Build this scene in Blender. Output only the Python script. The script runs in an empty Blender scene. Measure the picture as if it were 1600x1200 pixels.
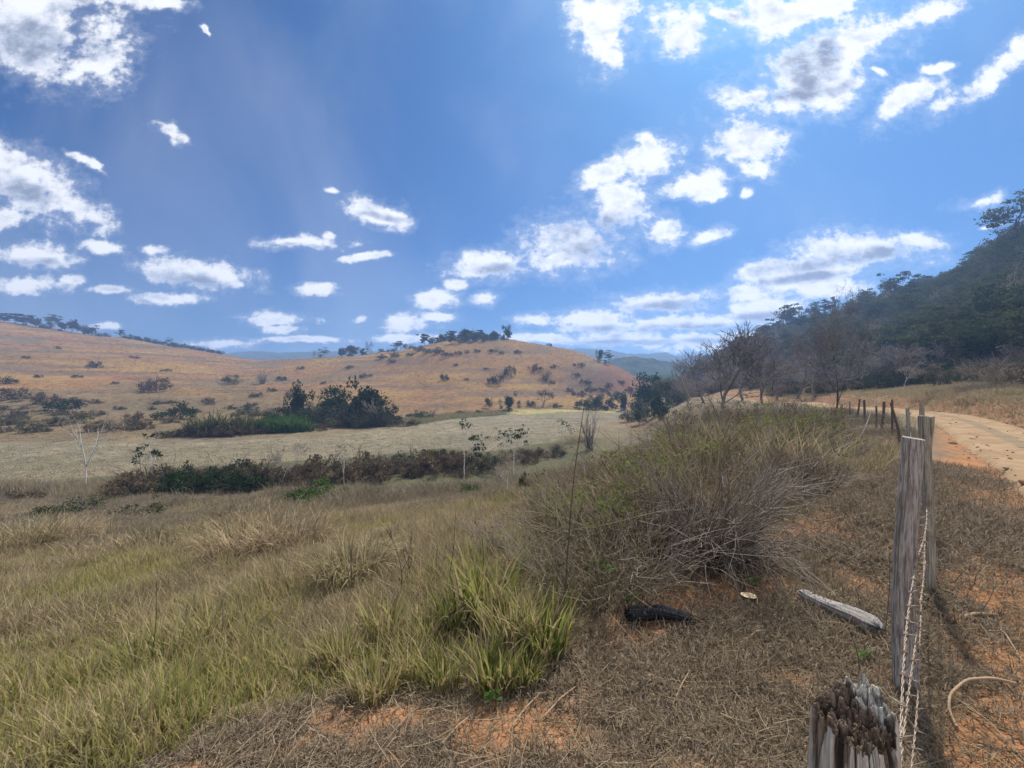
import bpy, math, random
import numpy as np
R = math.radians
scene = bpy.context.scene
COL = scene.collection

# ------------------------------------------------------------------ camera
F = 671.0                       # focal length in photo pixels (photo 1600 wide)
EYE = 1.6
cam_d = bpy.data.cameras.new("camera"); cam = bpy.data.objects.new("camera", cam_d); COL.objects.link(cam)
cam_d.sensor_width = 36.0; cam_d.lens = F / 1600 * 36; cam_d.clip_start = 0.05; cam_d.clip_end = 20000
cam.location = (0, 0, EYE); cam.rotation_euler = (R(90), 0, 0)
scene.camera = cam

# ------------------------------------------------------------------ render / exposure
scene.view_settings.view_transform = 'Standard'; scene.view_settings.look = 'None'
scene.view_settings.exposure = 0.45; scene.view_settings.gamma = 1.0
scene.render.engine = 'CYCLES'
scene.cycles.use_denoising = True
scene.cycles.max_bounces = 5; scene.cycles.diffuse_bounces = 2; scene.cycles.glossy_bounces = 1
scene.cycles.transmission_bounces = 3; scene.cycles.transparent_max_bounces = 4; scene.cycles.volume_bounces = 1
scene.cycles.caustics_reflective = False; scene.cycles.caustics_refractive = False

# ------------------------------------------------------------------ sun
SUN_EL, SUN_AZ = 52.0, 33.0     # azimuth clockwise from the view direction (+Y)
SUN_STRENGTH, SKY_STRENGTH = 4.8, 0.10
sd = bpy.data.lights.new("sun", 'SUN'); so = bpy.data.objects.new("sun", sd); COL.objects.link(so)
sd.energy = SUN_STRENGTH; sd.angle = R(2); sd.color = (1.0, 0.94, 0.85)
so.rotation_euler = (R(90 - SUN_EL), 0, R(180 - SUN_AZ)); so.location = (30, 40, 80)

# ------------------------------------------------------------------ node helper
class NT:
    def __init__(s, tree): s.t = tree; s.n = tree.nodes; s.l = tree.links
    def new(s, typ, **kw):
        nd = s.n.new(typ)
        for k, v in kw.items(): setattr(nd, k, v)
        return nd
    def put(s, sock, v):
        if isinstance(v, bpy.types.NodeSocket): s.l.new(v, sock)
        elif v is not None: sock.default_value = v
    def math(s, op, a, b=None, c=None, clamp=False):
        nd = s.new('ShaderNodeMath', operation=op, use_clamp=clamp)
        for i, v in enumerate((a, b, c)):
            if v is not None: s.put(nd.inputs[i], v)
        return nd.outputs[0]
    def vmath(s, op, a, b=None, scale=None):
        nd = s.new('ShaderNodeVectorMath', operation=op)
        s.put(nd.inputs[0], a)
        if b is not None: s.put(nd.inputs[1], b)
        if scale is not None: s.put(nd.inputs['Scale'], scale)
        return nd.outputs['Value'] if op in ('LENGTH', 'DOT_PRODUCT') else nd.outputs['Vector']
    def noise(s, vec, scale, detail=4, rough=0.55, dist=0.0, color=False):
        nd = s.new('ShaderNodeTexNoise')
        s.put(nd.inputs['Vector'], vec); nd.inputs['Scale'].default_value = scale
        nd.inputs['Detail'].default_value = detail; nd.inputs['Roughness'].default_value = rough; nd.inputs['Distortion'].default_value = dist
        return nd.outputs['Color'] if color else nd.outputs[0]
    def ramp(s, fac, stops, interp='LINEAR'):
        nd = s.new('ShaderNodeValToRGB'); cr = nd.color_ramp; cr.interpolation = interp
        while len(cr.elements) < len(stops): cr.elements.new(0.5)
        for e, (p, c) in zip(cr.elements, stops):
            e.position = p; e.color = (c, c, c, 1) if isinstance(c, (int, float)) else (*c, 1)
        s.put(nd.inputs[0], fac); return nd.outputs[0]
    def mix(s, fac, a, b, blend='MIX'):
        nd = s.new('ShaderNodeMix', data_type='RGBA', blend_type=blend)
        s.put(nd.inputs[0], fac)
        for i, v in ((6, a), (7, b)):
            s.put(nd.inputs[i], (*v, 1) if isinstance(v, tuple) and len(v) == 3 else v)
        return nd.outputs[2]
    def sstep(s, x, a, b):
        nd = s.new('ShaderNodeMapRange', interpolation_type='SMOOTHSTEP')
        s.put(nd.inputs[0], x); nd.inputs[1].default_value = a; nd.inputs[2].default_value = b
        return nd.outputs[0]

# ------------------------------------------------------------------ world: Nishita sky with procedural clouds
W = bpy.data.worlds.new("World"); scene.world = W; W.use_nodes = True
w = NT(W.node_tree); w.n.clear()
sky = w.new('ShaderNodeTexSky', sky_type='NISHITA'); sky.sun_disc = False
sky.sun_elevation = R(SUN_EL); sky.sun_rotation = R(SUN_AZ); sky.air_density = 1.0; sky.dust_density = 3.2; sky.ozone_density = 3.0; sky.altitude = 600
dirv = w.new('ShaderNodeTexCoord').outputs['Generated']
sep = w.new('ShaderNodeSeparateXYZ'); w.put(sep.inputs[0], dirv)
yy = w.math('MAXIMUM', sep.outputs[1], 0.08)
u = w.math('DIVIDE', sep.outputs[0], yy); v = w.math('DIVIDE', sep.outputs[2], yy)
vc = w.math('ADD', w.math('MAXIMUM', v, 0.0), 0.16)
cmb = w.new('ShaderNodeCombineXYZ'); w.put(cmb.inputs[0], w.math('DIVIDE', u, vc)); w.put(cmb.inputs[1], w.math('MULTIPLY', w.math('LOGARITHM', vc, math.e), 1.25)); cmb.inputs[2].default_value = 3.7
q = cmb.outputs[0]                                                  # shrinks towards the horizon as a cloud deck does
cuv = w.new('ShaderNodeCombineXYZ'); w.put(cuv.inputs[0], u); w.put(cuv.inputs[1], v)
wn = w.noise(w.vmath('MULTIPLY', cuv.outputs[0], (1, 1.3, 1)), 4.0, 4, 0.6, color=True)
wv = w.vmath('SCALE', w.vmath('MULTIPLY', w.vmath('SUBTRACT', wn, (0.5, 0.5, 0.5)), (1, 0.55, 0)), scale=w.math('MULTIPLY', vc, 0.24))
uvw = w.vmath('ADD', cuv.outputs[0], wv)
CLOUDS = [  # azimuth / elevation of each cloud as photographed: px, py, half-width, half-height, tilt
 (55,35,135,72,-20),(150,95,62,48,-10),(230,4,55,12,0),(40,285,110,52,-25),(125,325,50,25,-30),(5,338,42,18,0),
 (50,403,78,20,-5),(150,388,36,12,0),(40,445,66,18,0),(110,437,26,10,0),(243,387,27,9,0),(300,425,92,25,-12),(265,465,58,11,0),(172,450,36,9,0),
 (258,212,36,12,-25),(140,257,32,7,-40),(310,38,14,5,-40),
 (587,328,60,21,-14),(513,297,18,7,0),(482,382,62,14,0),(513,366,14,9,0),(560,405,42,7,8),(495,453,34,12,0),
 (430,498,66,12,0),(445,515,34,10,0),(565,497,13,8,0),(672,470,46,16,0),(640,505,44,16,0),(685,498,28,8,0),(715,445,15,11,0),(755,470,22,9,0),
 (768,412,64,27,0),(835,500,36,10,0),
 (905,375,84,46,5),(965,318,64,50,30),(945,268,62,22,25),(1010,245,72,30,25),(1020,215,22,16,50),(1080,284,48,20,10),(1040,362,42,30,0),(1100,368,42,14,15),(1110,300,26,10,20),
 (1172,225,62,36,0),(1175,265,32,22,-20),(1160,300,12,8,0),
 (1250,118,112,56,15),(1350,66,120,44,25),(1440,22,80,26,30),(1150,142,42,20,10),(1215,160,50,20,0),(1210,20,62,36,10),(1300,10,120,22,10),
 (940,38,56,62,0),(948,92,26,18,0),(1075,48,56,34,-10),(1145,20,44,18,-10),
 (1415,165,62,20,38),(1465,106,22,9,20),(1385,120,13,8,0),(1545,122,92,22,32),(1600,78,50,26,40),
 (1525,308,50,13,16),(1545,345,18,4,15),
 (1340,392,112,30,0),(1195,425,52,18,10),(1260,432,110,28,12),(1430,375,62,15,0),(1170,460,40,20,0),(1300,450,80,18,0),
 (1045,472,92,19,5),(905,500,46,12,0),(935,505,66,20,8),(1070,505,130,17,4),(1185,485,70,26,0),(1110,532,150,18,0),(955,527,110,13,0),(850,527,90,9,0),
 (340,535,60,9,0),(170,510,30,8,0),(480,530,90,7,0),(640,528,70,8,0)]
GREYS = [(1245,105,52,40,10),(1290,78,40,18,25),(1230,140,80,14,5),(900,380,66,30,0),(955,355,46,24,10),(20,290,80,20,-20),(40,55,80,30,-10),(785,420,44,10,0),
 (1330,405,100,12,5),(1250,438,90,8,8),(1050,478,66,9,4),(300,436,70,10,-10),(1080,512,100,7,3),(50,412,60,8,0),(600,336,44,7,-10),(1180,495,60,8,0),(1000,535,120,5,0),(485,388,40,5,0),(940,512,50,6,0)]
def blobs(lst, soft):
    d = None
    for (px, py, rx, ry, tilt) in lst:
        m = w.new('ShaderNodeMapping', vector_type='TEXTURE')
        m.inputs['Location'].default_value = ((px - 800) / F, (600 - py) / F, 0); m.inputs['Rotation'].default_value = (0, 0, R(tilt))
        m.inputs['Scale'].default_value = (rx / F, ry / F, 1)
        if d is None: w.put(m.inputs['Vector'], uvw)
        else:                                                       # chained so the shader needs few live values
            ma = w.new('ShaderNodeVectorMath', operation='MULTIPLY_ADD'); w.put(ma.inputs[0], d); ma.inputs[1].default_value = (1e-9,) * 3; w.put(ma.inputs[2], uvw); w.put(m.inputs['Vector'], ma.outputs[0])
        ln = w.vmath('LENGTH', m.outputs[0])
        d = ln if d is None else (w.math('SMOOTH_MIN', d, ln, soft) if soft else w.math('MINIMUM', d, ln))
    return d
dcl = blobs(CLOUDS, 0.25); dgr = blobs(GREYS, 0.2)
low = w.sstep(v, 0.30, 0.06)
fb_hi = w.noise(w.vmath('ADD', w.vmath('MULTIPLY', cuv.outputs[0], (.9, 1.1, 1)), (0, 0, 4.2)), 7.5, 11, 0.64)
fb_lo = w.noise(w.vmath('MULTIPLY', cuv.outputs[0], (1, 2.0, 1)), 15.0, 9, 0.64)
fb = w.math('ADD', w.math('MULTIPLY', fb_lo, low), w.math('MULTIPLY', fb_hi, w.math('SUBTRACT', 1.0, low)))
off = (0.012, 0.036, 0)                                              # towards the sun: lit and shaded sides of the billows
fb_s = w.noise(w.vmath('ADD', w.vmath('MULTIPLY', w.vmath('ADD', cuv.outputs[0], off), (1, 1.5, 1)), (0, 0, 8.1)), 8.0, 7, 0.60)
fb_0 = w.noise(w.vmath('ADD', w.vmath('MULTIPLY', cuv.outputs[0], (1, 1.5, 1)), (0, 0, 8.1)), 8.0, 7, 0.60)
relief = w.math('SUBTRACT', fb_0, fb_s)
fb2 = w.noise(w.vmath('ADD', w.vmath('MULTIPLY', cuv.outputs[0], (1, 1.8, 1)), (7.3, 2.1, 0)), 9.0, 6, 0.6)
fine = w.noise(w.vmath('MULTIPLY', cuv.outputs[0], (1, 1.3, 1)), 34.0, 5, 0.65)
dens = w.math('ADD', w.math('ADD', w.math('SUBTRACT', 1.10, dcl), w.math('MULTIPLY', w.math('SUBTRACT', fb, 0.5), 2.9)), w.math('MULTIPLY', w.math('SUBTRACT', fine, 0.5), 1.35))
alpha = w.math('MAXIMUM', w.sstep(dens, -0.06, 0.66), w.math('MULTIPLY', w.sstep(dens, -0.55, 0.5), 0.24))
front = w.sstep(sep.outputs[1], 0.02, 0.15)
alpha = w.math('MULTIPLY', alpha, w.math('MULTIPLY', front, w.sstep(v, -0.005, 0.03)))
# high thin veil streaks
veil = w.math('MULTIPLY', w.sstep(w.noise(w.vmath('MULTIPLY', cuv.outputs[0], (1.3, 0.8, 1)), 1.6, 5, 0.5, 0.4), 0.42, 0.75), 0.16)
alpha = w.math('MAXIMUM', alpha, w.math('MULTIPLY', veil, front))
gb = w.sstep(w.math('ADD', w.math('SUBTRACT', 1.0, dgr), w.math('MULTIPLY', w.math('SUBTRACT', fb2, 0.5), 1.6)), -0.7, 0.95)
lumn = w.noise(w.vmath('ADD', w.vmath('MULTIPLY', cuv.outputs[0], (1, 1.6, 1)), (1.1, 5.1, 0)), 12.0, 6, 0.62)
sh = w.math('ADD', w.math('MULTIPLY', gb, 0.85), w.math('MULTIPLY', relief, -2.2))
sh = w.math('ADD', sh, w.math('MULTIPLY', w.math('SUBTRACT', lumn, 0.5), 0.9))
sh = w.math('MULTIPLY', w.sstep(w.math('ADD', sh, w.math('MULTIPLY', w.sstep(dens, 0.1, 1.3), 0.30)), 0.10, 1.20), w.sstep(dens, 0.05, 0.6))
ccol = w.ramp(sh, [(0.0, (0.97, 0.98, 1.0)), (0.5, (0.60, 0.65, 0.76)), (1.0, (0.27, 0.31, 0.41))])
bg_sky = w.new('ShaderNodeBackground'); bg_sky.inputs[1].default_value = SKY_STRENGTH
SKY_TINT = (0.145, 0.36, 0.63)
w.put(bg_sky.inputs[0], w.mix(1.0, sky.outputs[0], SKY_TINT, 'MULTIPLY'))
bg_c = w.new('ShaderNodeBackground'); w.put(bg_c.inputs[0], ccol); bg_c.inputs[1].default_value = 0.78
ms = w.new('ShaderNodeMixShader'); w.put(ms.inputs[0], alpha); w.put(ms.inputs[1], bg_sky.outputs[0]); w.put(ms.inputs[2], bg_c.outputs[0])
# unseen bright cloud overhead and behind the camera, added as fill light
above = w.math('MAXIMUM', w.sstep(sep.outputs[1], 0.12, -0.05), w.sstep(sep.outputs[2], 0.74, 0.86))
fill_cloud = w.math('MULTIPLY', w.math('MULTIPLY', w.sstep(w.noise(w.vmath('MULTIPLY', dirv, (1, 1, 2)), 2.6, 6, .6), 0.36, 0.56), above), w.sstep(sep.outputs[2], 0.0, 0.1))
bg_fill = w.new('ShaderNodeBackground'); bg_fill.inputs[0].default_value = (.93, .95, 1, 1); bg_fill.inputs[1].default_value = 0.95
ms2 = w.new('ShaderNodeMixShader'); w.put(ms2.inputs[0], fill_cloud); w.put(ms2.inputs[1], ms.outputs[0]); w.put(ms2.inputs[2], bg_fill.outputs[0]); ms = ms2
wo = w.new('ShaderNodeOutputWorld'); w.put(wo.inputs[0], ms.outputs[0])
W.cycles.sampling_method = 'MANUAL'; W.cycles.sample_map_resolution = 512

# ------------------------------------------------------------------ numeric helpers
RS = np.random.RandomState
def vnoise(x, y, seed=0):
    xi = np.floor(x).astype(np.int64); yi = np.floor(y).astype(np.int64); fx = x - xi; fy = y - yi
    fx = fx * fx * (3 - 2 * fx); fy = fy * fy * (3 - 2 * fy)
    def h(a, b):
        n = (a * 374761393 + b * 668265263 + seed * 1442695041) & 0x7fffffff
        n = ((n ^ (n >> 13)) * 1274126177) & 0x7fffffff
        n = n ^ (n >> 16)
        return (n & 0xffff) / 65535.0
    return (h(xi, yi) * (1 - fx) + h(xi + 1, yi) * fx) * (1 - fy) + (h(xi, yi + 1) * (1 - fx) + h(xi + 1, yi + 1) * fx) * fy
def fbm(x, y, seed=0, octv=4, gain=0.5):
    a = 1.0; s = 0; t = 0
    for o in range(octv):
        s = s + a * vnoise(x, y, seed + o * 17); t += a; a *= gain; x = x * 2.03 + 13.1; y = y * 2.03 + 7.7
    return s / t - 0.5
def sst(x, a, b):
    t = np.clip((x - a) / (b - a), 0, 1); return t * t * (3 - 2 * t)

# ------------------------------------------------------------------ terrain: depth profile along each azimuth, (depth, photo row) or (depth, height rel. to eye)
PROF = {
 -700: [(0.5,-1.6),(2,-1.75),(5,-2.6),(10,-4),(18,-6),(28,-8),(50,-8),(70,-5),(120,8),(200,35),(300,48)],
 -300: [(0.5,-1.6),(2,-1.7),(5,-2.5),(10,-3.8),(18,-5.8),(27,-7.6),(31,-8.1),(35,-8),(52,-8),(75,-5.5),(110,3),(180,520),(300,475),(400,500)],
 0:    [(0.5,-1.6),(1.8,-1.62),(5,-2.4),(10,-3.6),(18,-5.6),(26,-7.4),(30,-8.2),(34,-8),(55,-8),(80,660),(110,622),(150,580),(220,541),(320,497),(430,520)],
 200:  [(0.5,-1.6),(2,-1.62),(5,-2.4),(10,-3.5),(18,-5.4),(28,-7.7),(31,-8.2),(36,-8),(58,-8),(80,656),(110,628),(160,590),(230,556),(320,527),(430,545)],
 400:  [(0.5,-1.6),(2,-1.6),(5,-2.2),(10,-3.2),(18,-5),(28,-7.3),(32,-8.3),(38,-8),(62,-8),(85,660),(120,628),(180,596),(250,574),(330,563),(450,578)],
 600:  [(0.5,-1.6),(2,-1.6),(5,-1.9),(10,-2.9),(18,-4.7),(28,-7.2),(33,-8.3),(40,-8),(85,-8),(110,645),(150,612),(200,577),(265,549),(360,560)],
 700:  [(0.5,-1.6),(2,-1.6),(5,-1.8),(10,-2.7),(18,-4.5),(28,-7),(34,-8.2),(41,-8),(95,-8),(112,647),(150,603),(190,562),(235,530),(300,548)],
 790:  [(0.5,-1.6),(2,-1.6),(5,-1.75),(10,-2.5),(18,-4.3),(28,-6.8),(35,-8.1),(43,-8),(112,-8),(122,641),(150,606),(190,556),(225,524),(300,545)],
 900:  [(0.5,-1.6),(2,-1.6),(5,-1.65),(10,-2.1),(18,-3.7),(28,-6.1),(37,-7.8),(46,-8),(122,-8),(135,637),(160,610),(190,567),(215,544),(300,572)],
 960:  [(0.5,-1.6),(2,-1.6),(6,-1.62),(12,-2.2),(20,-3.6),(30,-5.7),(42,-7.4),(55,-8),(128,-8),(145,634),(170,606),(195,577),(212,568),(300,588)],
 1000: [(0.5,-1.6),(2,-1.6),(6,-1.62),(12,-2.1),(20,-3.3),(30,-4.9),(45,-6.8),(60,-7.8),(130,-8),(160,630),(185,603),(200,591),(260,606),(400,-8)],
 1050: [(0.5,-1.6),(2,-1.6),(6,-1.6),(12,-1.95),(20,-2.8),(35,-4.1),(60,-5.0),(90,-5.2),(150,-6.5),(190,621),(220,620),(300,-8),(400,-8)],
 1100: [(0.5,-1.6),(2,-1.6),(6,-1.6),(12,-1.9),(20,-2.4),(40,-2.8),(70,-2.9),(85,-3.0),(95,-3.0),(110,-2.0),(140,590),(220,580),(320,560),(450,570)],
 1200: [(0.5,-1.6),(2,-1.6),(6,-1.6),(12,-1.75),(25,-2.2),(45,-2.6),(55,-2.7),(63,-2.75),(70,-1.8),(95,590),(150,552),(230,522),(330,530)],
 1300: [(0.5,-1.6),(2,-1.6),(6,-1.58),(12,-1.7),(25,-2.1),(36,-2.4),(43,-2.45),(46,-1.6),(58,-0.9),(70,603),(90,580),(130,534),(190,498),(280,500)],
 1400: [(0.5,-1.6),(2,-1.6),(6,-1.6),(12,-1.75),(20,-1.85),(24,-1.85),(27,-1.92),(29,-1.2),(44,-.5),(60,594),(80,560),(120,496),(155,462),(240,468)],
 1500: [(0.5,-1.6),(2,-1.6),(4,-1.6),(8,-1.6),(13,-1.65),(18,-1.75),(19.6,-1.1),(28,-.5),(45,596),(60,567),(90,495),(130,437),(200,437)],
 1600: [(0.5,-1.6),(2,-1.6),(3,-1.6),(6.5,-1.62),(10.5,-1.72),(13.8,-1.8),(15.2,-1.2),(22,-.6),(36,-.15),(50,550),(80,440),(105,362),(160,362)],
 1800: [(0.5,-1.6),(2,-1.6),(5,-1.62),(8.5,-1.7),(10.5,-1.8),(11.8,-1.2),(19,-.6),(28,0.2),(40,560),(65,420),(85,345),(140,345)],
 2300: [(0.5,-1.6),(2,-1.6),(5,-1.65),(8,-1.75),(9,-1.2),(13,-.6),(22,0.5),(45,12),(80,26),(140,30)],
}
r_n = 620
RAD = np.exp(np.linspace(math.log(0.25), math.log(1200.0), r_n))
cols = []
for px in sorted(PROF):
    ks = PROF[px]; s = (px - 800) / F; c = math.sqrt(1 + s * s)
    rr = np.array([k[0] * c for k in ks]); hh = np.array([(600 - k[1]) / F * k[0] if k[1] >= 300 else k[1] for k in ks])
    cols.append((math.atan(s), np.interp(np.log(RAD), np.log(rr), hh)))
# behind the camera: open gently sloping ground
flat = np.interp(np.log(RAD), np.log([0.5, 3, 20, 60, 300]), [-1.6, -1.6, -1.9, -2.5, -3])
slopeL = np.interp(np.log(RAD), np.log([0.5, 2, 8, 25, 60, 300]), [-1.6, -1.8, -3.6, -8, -8, -8])
slopeR = np.interp(np.log(RAD), np.log([0.5, 4, 9, 12, 25, 60, 100]), [-1.6, -1.6, -1.8, -0.6, 1, 18, 30])
cols = [(-math.pi, flat), (R(-140), 0.5 * (flat + slopeL)), (R(-95), slopeL)] + cols + [(R(95), slopeR), (R(140), 0.5 * (flat + slopeR)), (math.pi, flat)]
AZ = np.concatenate([np.radians(np.linspace(-180, -64, 60, endpoint=False)), np.radians(np.linspace(-64, 64, 660, endpoint=False)), np.radians(np.linspace(64, 180, 61))])
caz = np.array([c[0] for c in cols]); ctab = np.array([c[1] for c in cols])
T = np.empty((len(AZ), r_n))
for j in range(r_n): T[:, j] = np.interp(AZ, caz, ctab[:, j])
def gsm(A, sig, axis):
    k = int(sig * 3) + 1; g = np.exp(-0.5 * (np.arange(-k, k + 1) / sig) ** 2); g /= g.sum()
    P = np.concatenate([np.repeat(np.take(A, [0], axis), k, axis), A, np.repeat(np.take(A, [-1], axis), k, axis)], axis)
    return sum(g[i] * np.take(P, np.arange(i, i + A.shape[axis]), axis) for i in range(2 * k + 1))
T = gsm(gsm(T, 7, 0), 2.2, 1)
GX = np.sin(AZ)[:, None] * RAD[None]; GY = np.cos(AZ)[:, None] * RAD[None]
rr2 = RAD[None] + 0 * GX
T = T + EYE
T += fbm(GX / 0.9, GY / 0.9, 3, 4) * 0.10 * sst(rr2, .3, 3) * (1 - 0.5 * sst(rr2, 20, 60))
T += fbm(GX / 6, GY / 6, 9, 3) * 0.45 * sst(rr2, 6, 25) * (0.3 + 0.7 * (T < -1.2))
far = sst(rr2, 70, 130); hillmask = sst(T, -5.8, -2.5)
T += far * hillmask * (fbm(GX / 45, GY / 45, 21, 4) * 5.2 + fbm(GX / 7, GY / 7, 31, 3) * 0.9)
# a gullied red cut in the end of the central hill
def lerp_grid(G, x, y):
    az = np.arctan2(x, y); r = np.clip(np.hypot(x, y), RAD[0], RAD[-1] * .999)
    fi = np.interp(az, AZ, np.arange(len(AZ))); fj = (np.log(r) - math.log(RAD[0])) / (math.log(RAD[-1]) - math.log(RAD[0])) * (r_n - 1)
    i = np.clip(fi.astype(int), 0, len(AZ) - 2); j = np.clip(fj.astype(int), 0, r_n - 2); a = fi - i; b = fj - j
    return (G[i, j] * (1 - a) + G[i + 1, j] * a) * (1 - b) + (G[i, j + 1] * (1 - a) + G[i + 1, j + 1] * a) * b
def H(x, y): return lerp_grid(T, np.asarray(x, float), np.asarray(y, float))
ZS = np.exp(np.linspace(math.log(0.5), math.log(600), 2500))
def gp(px, py):
    s = (px - 800) / F; t = (600 - py) / F
    d = EYE + ZS * t - H(ZS * s, ZS); k = np.argmax(d < 0)
    if d[k] >= 0: k = len(ZS) - 1
    z = ZS[k]; return np.array([z * s, z, H(z * s, z)])
def atZ(px, Z):
    x = (px - 800) / F * Z; return np.array([x, Z, float(H(x, Z))])
def poly(pts): return np.array([gp(*p)[:2] if len(p) == 2 else p[1:] for p in pts])
def sdist(P, x, y):          # signed distance, positive inside
    x = np.asarray(x, float); y = np.asarray(y, float); ins = np.zeros(x.shape, bool); dm = np.full(x.shape, 1e9)
    for k in range(len(P)):
        ax, ay = P[k]; bx, by = P[(k + 1) % len(P)]
        c = (ay > y) != (by > y)
        with np.errstate(divide='ignore', invalid='ignore'): xi = (bx - ax) * (y - ay) / (by - ay if by != ay else 1e-9) + ax
        ins ^= c & (x < xi)
        L = (bx - ax) ** 2 + (by - ay) ** 2 + 1e-12; tt = np.clip(((x - ax) * (bx - ax) + (y - ay) * (by - ay)) / L, 0, 1)
        dm = np.minimum(dm, np.hypot(x - ax - tt * (bx - ax), y - ay - tt * (by - ay)))
    return np.where(ins, dm, -dm)
# road edges (near edge, far edge) on the terrain
RN = [gp(*p) for p in [(1700,880),(1600,762),(1575,735),(1550,712),(1512,690),(1475,672),(1462,664),(1425,656),(1375,648),(1325,642.5),(1290,639)]]
RN = np.array([[RN[0][0] + 4, RN[0][1] - 5.5, 0]] + RN)
nl = RN[:, :2]
dirs = np.gradient(nl, axis=0); dirs /= np.linalg.norm(dirs, axis=1)[:, None]
# continues to the left behind the brush, then along the foot of the woods
tail = np.array([atZ(1240, 50)[:2], atZ(1180, 60)[:2], atZ(1130, 76)[:2], atZ(1085, 92)[:2], atZ(1062, 125)[:2]])
nl = np.concatenate([nl, tail]);
def smooth_line(P, n):
    d = np.concatenate([[0], np.cumsum(np.linalg.norm(np.diff(P, axis=0), axis=1))]); t = np.linspace(0, d[-1], n)
    Q = np.stack([np.interp(t, d, P[:, k]) for k in range(P.shape[1])], 1)
    return gsm(Q, n / 60, 0)
nl = smooth_line(nl, 260)
dirs = np.gradient(nl, axis=0); dirs /= np.linalg.norm(dirs, axis=1)[:, None]
ROADW = 2.3
fl = nl + np.stack([dirs[:, 1], -dirs[:, 0]], 1) * ROADW
ROADP = np.concatenate([nl, fl[::-1]])
cl = 0.5 * (nl + fl)
# level the terrain across the road bed
dR = sdist(ROADP, GX, GY)
near_r = (dR > -1.2)
ii = np.argwhere(near_r)
bx = GX[near_r]; by = GY[near_r]
clz = H(cl[:, 0], cl[:, 1]); clz = gsm(clz, 6, 0)
best = np.full(bx.shape, 1e9); zr = np.zeros(bx.shape)
for k in range(len(cl)):
    d = (bx - cl[k, 0]) ** 2 + (by - cl[k, 1]) ** 2; m = d < best; best[m] = d[m]; zr[m] = clz[k]
wgt = sst(dR[near_r], -1.2, -0.1)
T[near_r] = T[near_r] * (1 - wgt) + (zr - 0.10) * wgt
# ------------------------------------------------------------------ mesh helpers
class MB:
    def __init__(s): s.v = []; s.f = {3: [], 4: []}; s.a = []; s.n = 0
    def add(s, V, faces, rnd=None):
        V = np.asarray(V, float); faces = np.asarray(faces, int)
        s.v.append(V); s.f[faces.shape[1]].append(faces + s.n)
        s.a.append(np.broadcast_to(np.asarray(0.5 if rnd is None else rnd, float), (len(V),))); s.n += len(V)
        return s
    def mesh(s, name, mat, smooth=False, attrs=None, xf=None):
        V = np.concatenate(s.v)
        if xf is not None: V = xf(V)
        me = bpy.data.meshes.new(name)
        t = np.concatenate(s.f[3]) if s.f[3] else np.zeros((0, 3), int); qd = np.concatenate(s.f[4]) if s.f[4] else np.zeros((0, 4), int)
        me.vertices.add(len(V)); me.vertices.foreach_set('co', V.astype(np.float32).ravel())
        nl_ = t.size + qd.size; me.loops.add(nl_); me.loops.foreach_set('vertex_index', np.concatenate([t.ravel(), qd.ravel()]).astype(np.int32))
        me.polygons.add(len(t) + len(qd))
        me.polygons.foreach_set('loop_start', np.concatenate([np.arange(len(t)) * 3, t.size + np.arange(len(qd)) * 4]).astype(np.int32))
        if smooth: me.polygons.foreach_set('use_smooth', np.ones(len(t) + len(qd), bool))
        A = me.attributes.new('rnd', 'FLOAT', 'POINT'); A.data.foreach_set('value', np.concatenate(s.a).astype(np.float32))
        for k, val in (attrs or {}).items():
            if val.ndim == 2:
                A = me.attributes.new(k, 'FLOAT_COLOR', 'POINT'); A.data.foreach_set('color', np.concatenate([val, np.ones((len(val), 1))], 1).astype(np.float32).ravel())
            else:
                A = me.attributes.new(k, 'FLOAT', 'POINT'); A.data.foreach_set('value', val.astype(np.float32))
        if mat: me.materials.append(mat)
        me.update(); me.validate()
        return me
def grid_faces(n, m, wrap=False):
    i = np.arange(n if wrap else n - 1)[:, None]; j = np.arange(m - 1)[None]
    i2 = (i + 1) % n
    return np.stack([(i * m + j), (i2 * m + j), (i2 * m + j + 1), (i * m + j + 1)], -1).reshape(-1, 4)
def tube(mb, P, rad, sides=4, rnd=0.5, cap=False):
    P = np.asarray(P, float); rad = np.broadcast_to(np.asarray(rad, float), (len(P),))
    t = np.gradient(P, axis=0); t /= np.linalg.norm(t, axis=1)[:, None] + 1e-9
    ref = np.array([0, 0, 1.0]) if abs(t[0][2]) < 0.8 else np.array([1.0, 0, 0])
    a = np.cross(t, ref); a /= np.linalg.norm(a, axis=1)[:, None] + 1e-9; b = np.cross(t, a)
    th = np.linspace(0, 2 * math.pi, sides, endpoint=False)
    V = P[:, None] + rad[:, None, None] * (np.cos(th)[None, :, None] * a[:, None] + np.sin(th)[None, :, None] * b[:, None])
    n = len(P); i = np.arange(n - 1)[:, None]; j = np.arange(sides)[None]; j2 = (j + 1) % sides
    fc = np.stack([i * sides + j, i * sides + j2, (i + 1) * sides + j2, (i + 1) * sides + j], -1).reshape(-1, 4)
    mb.add(V.reshape(-1, 3), fc, rnd)
    if cap:
        c = len(P) * sides
        mb.add(np.concatenate([V[-1], P[-1:]]), np.stack([np.arange(sides), (np.arange(sides) + 1) % sides, np.full(sides, sides)], 1), rnd)
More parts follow.
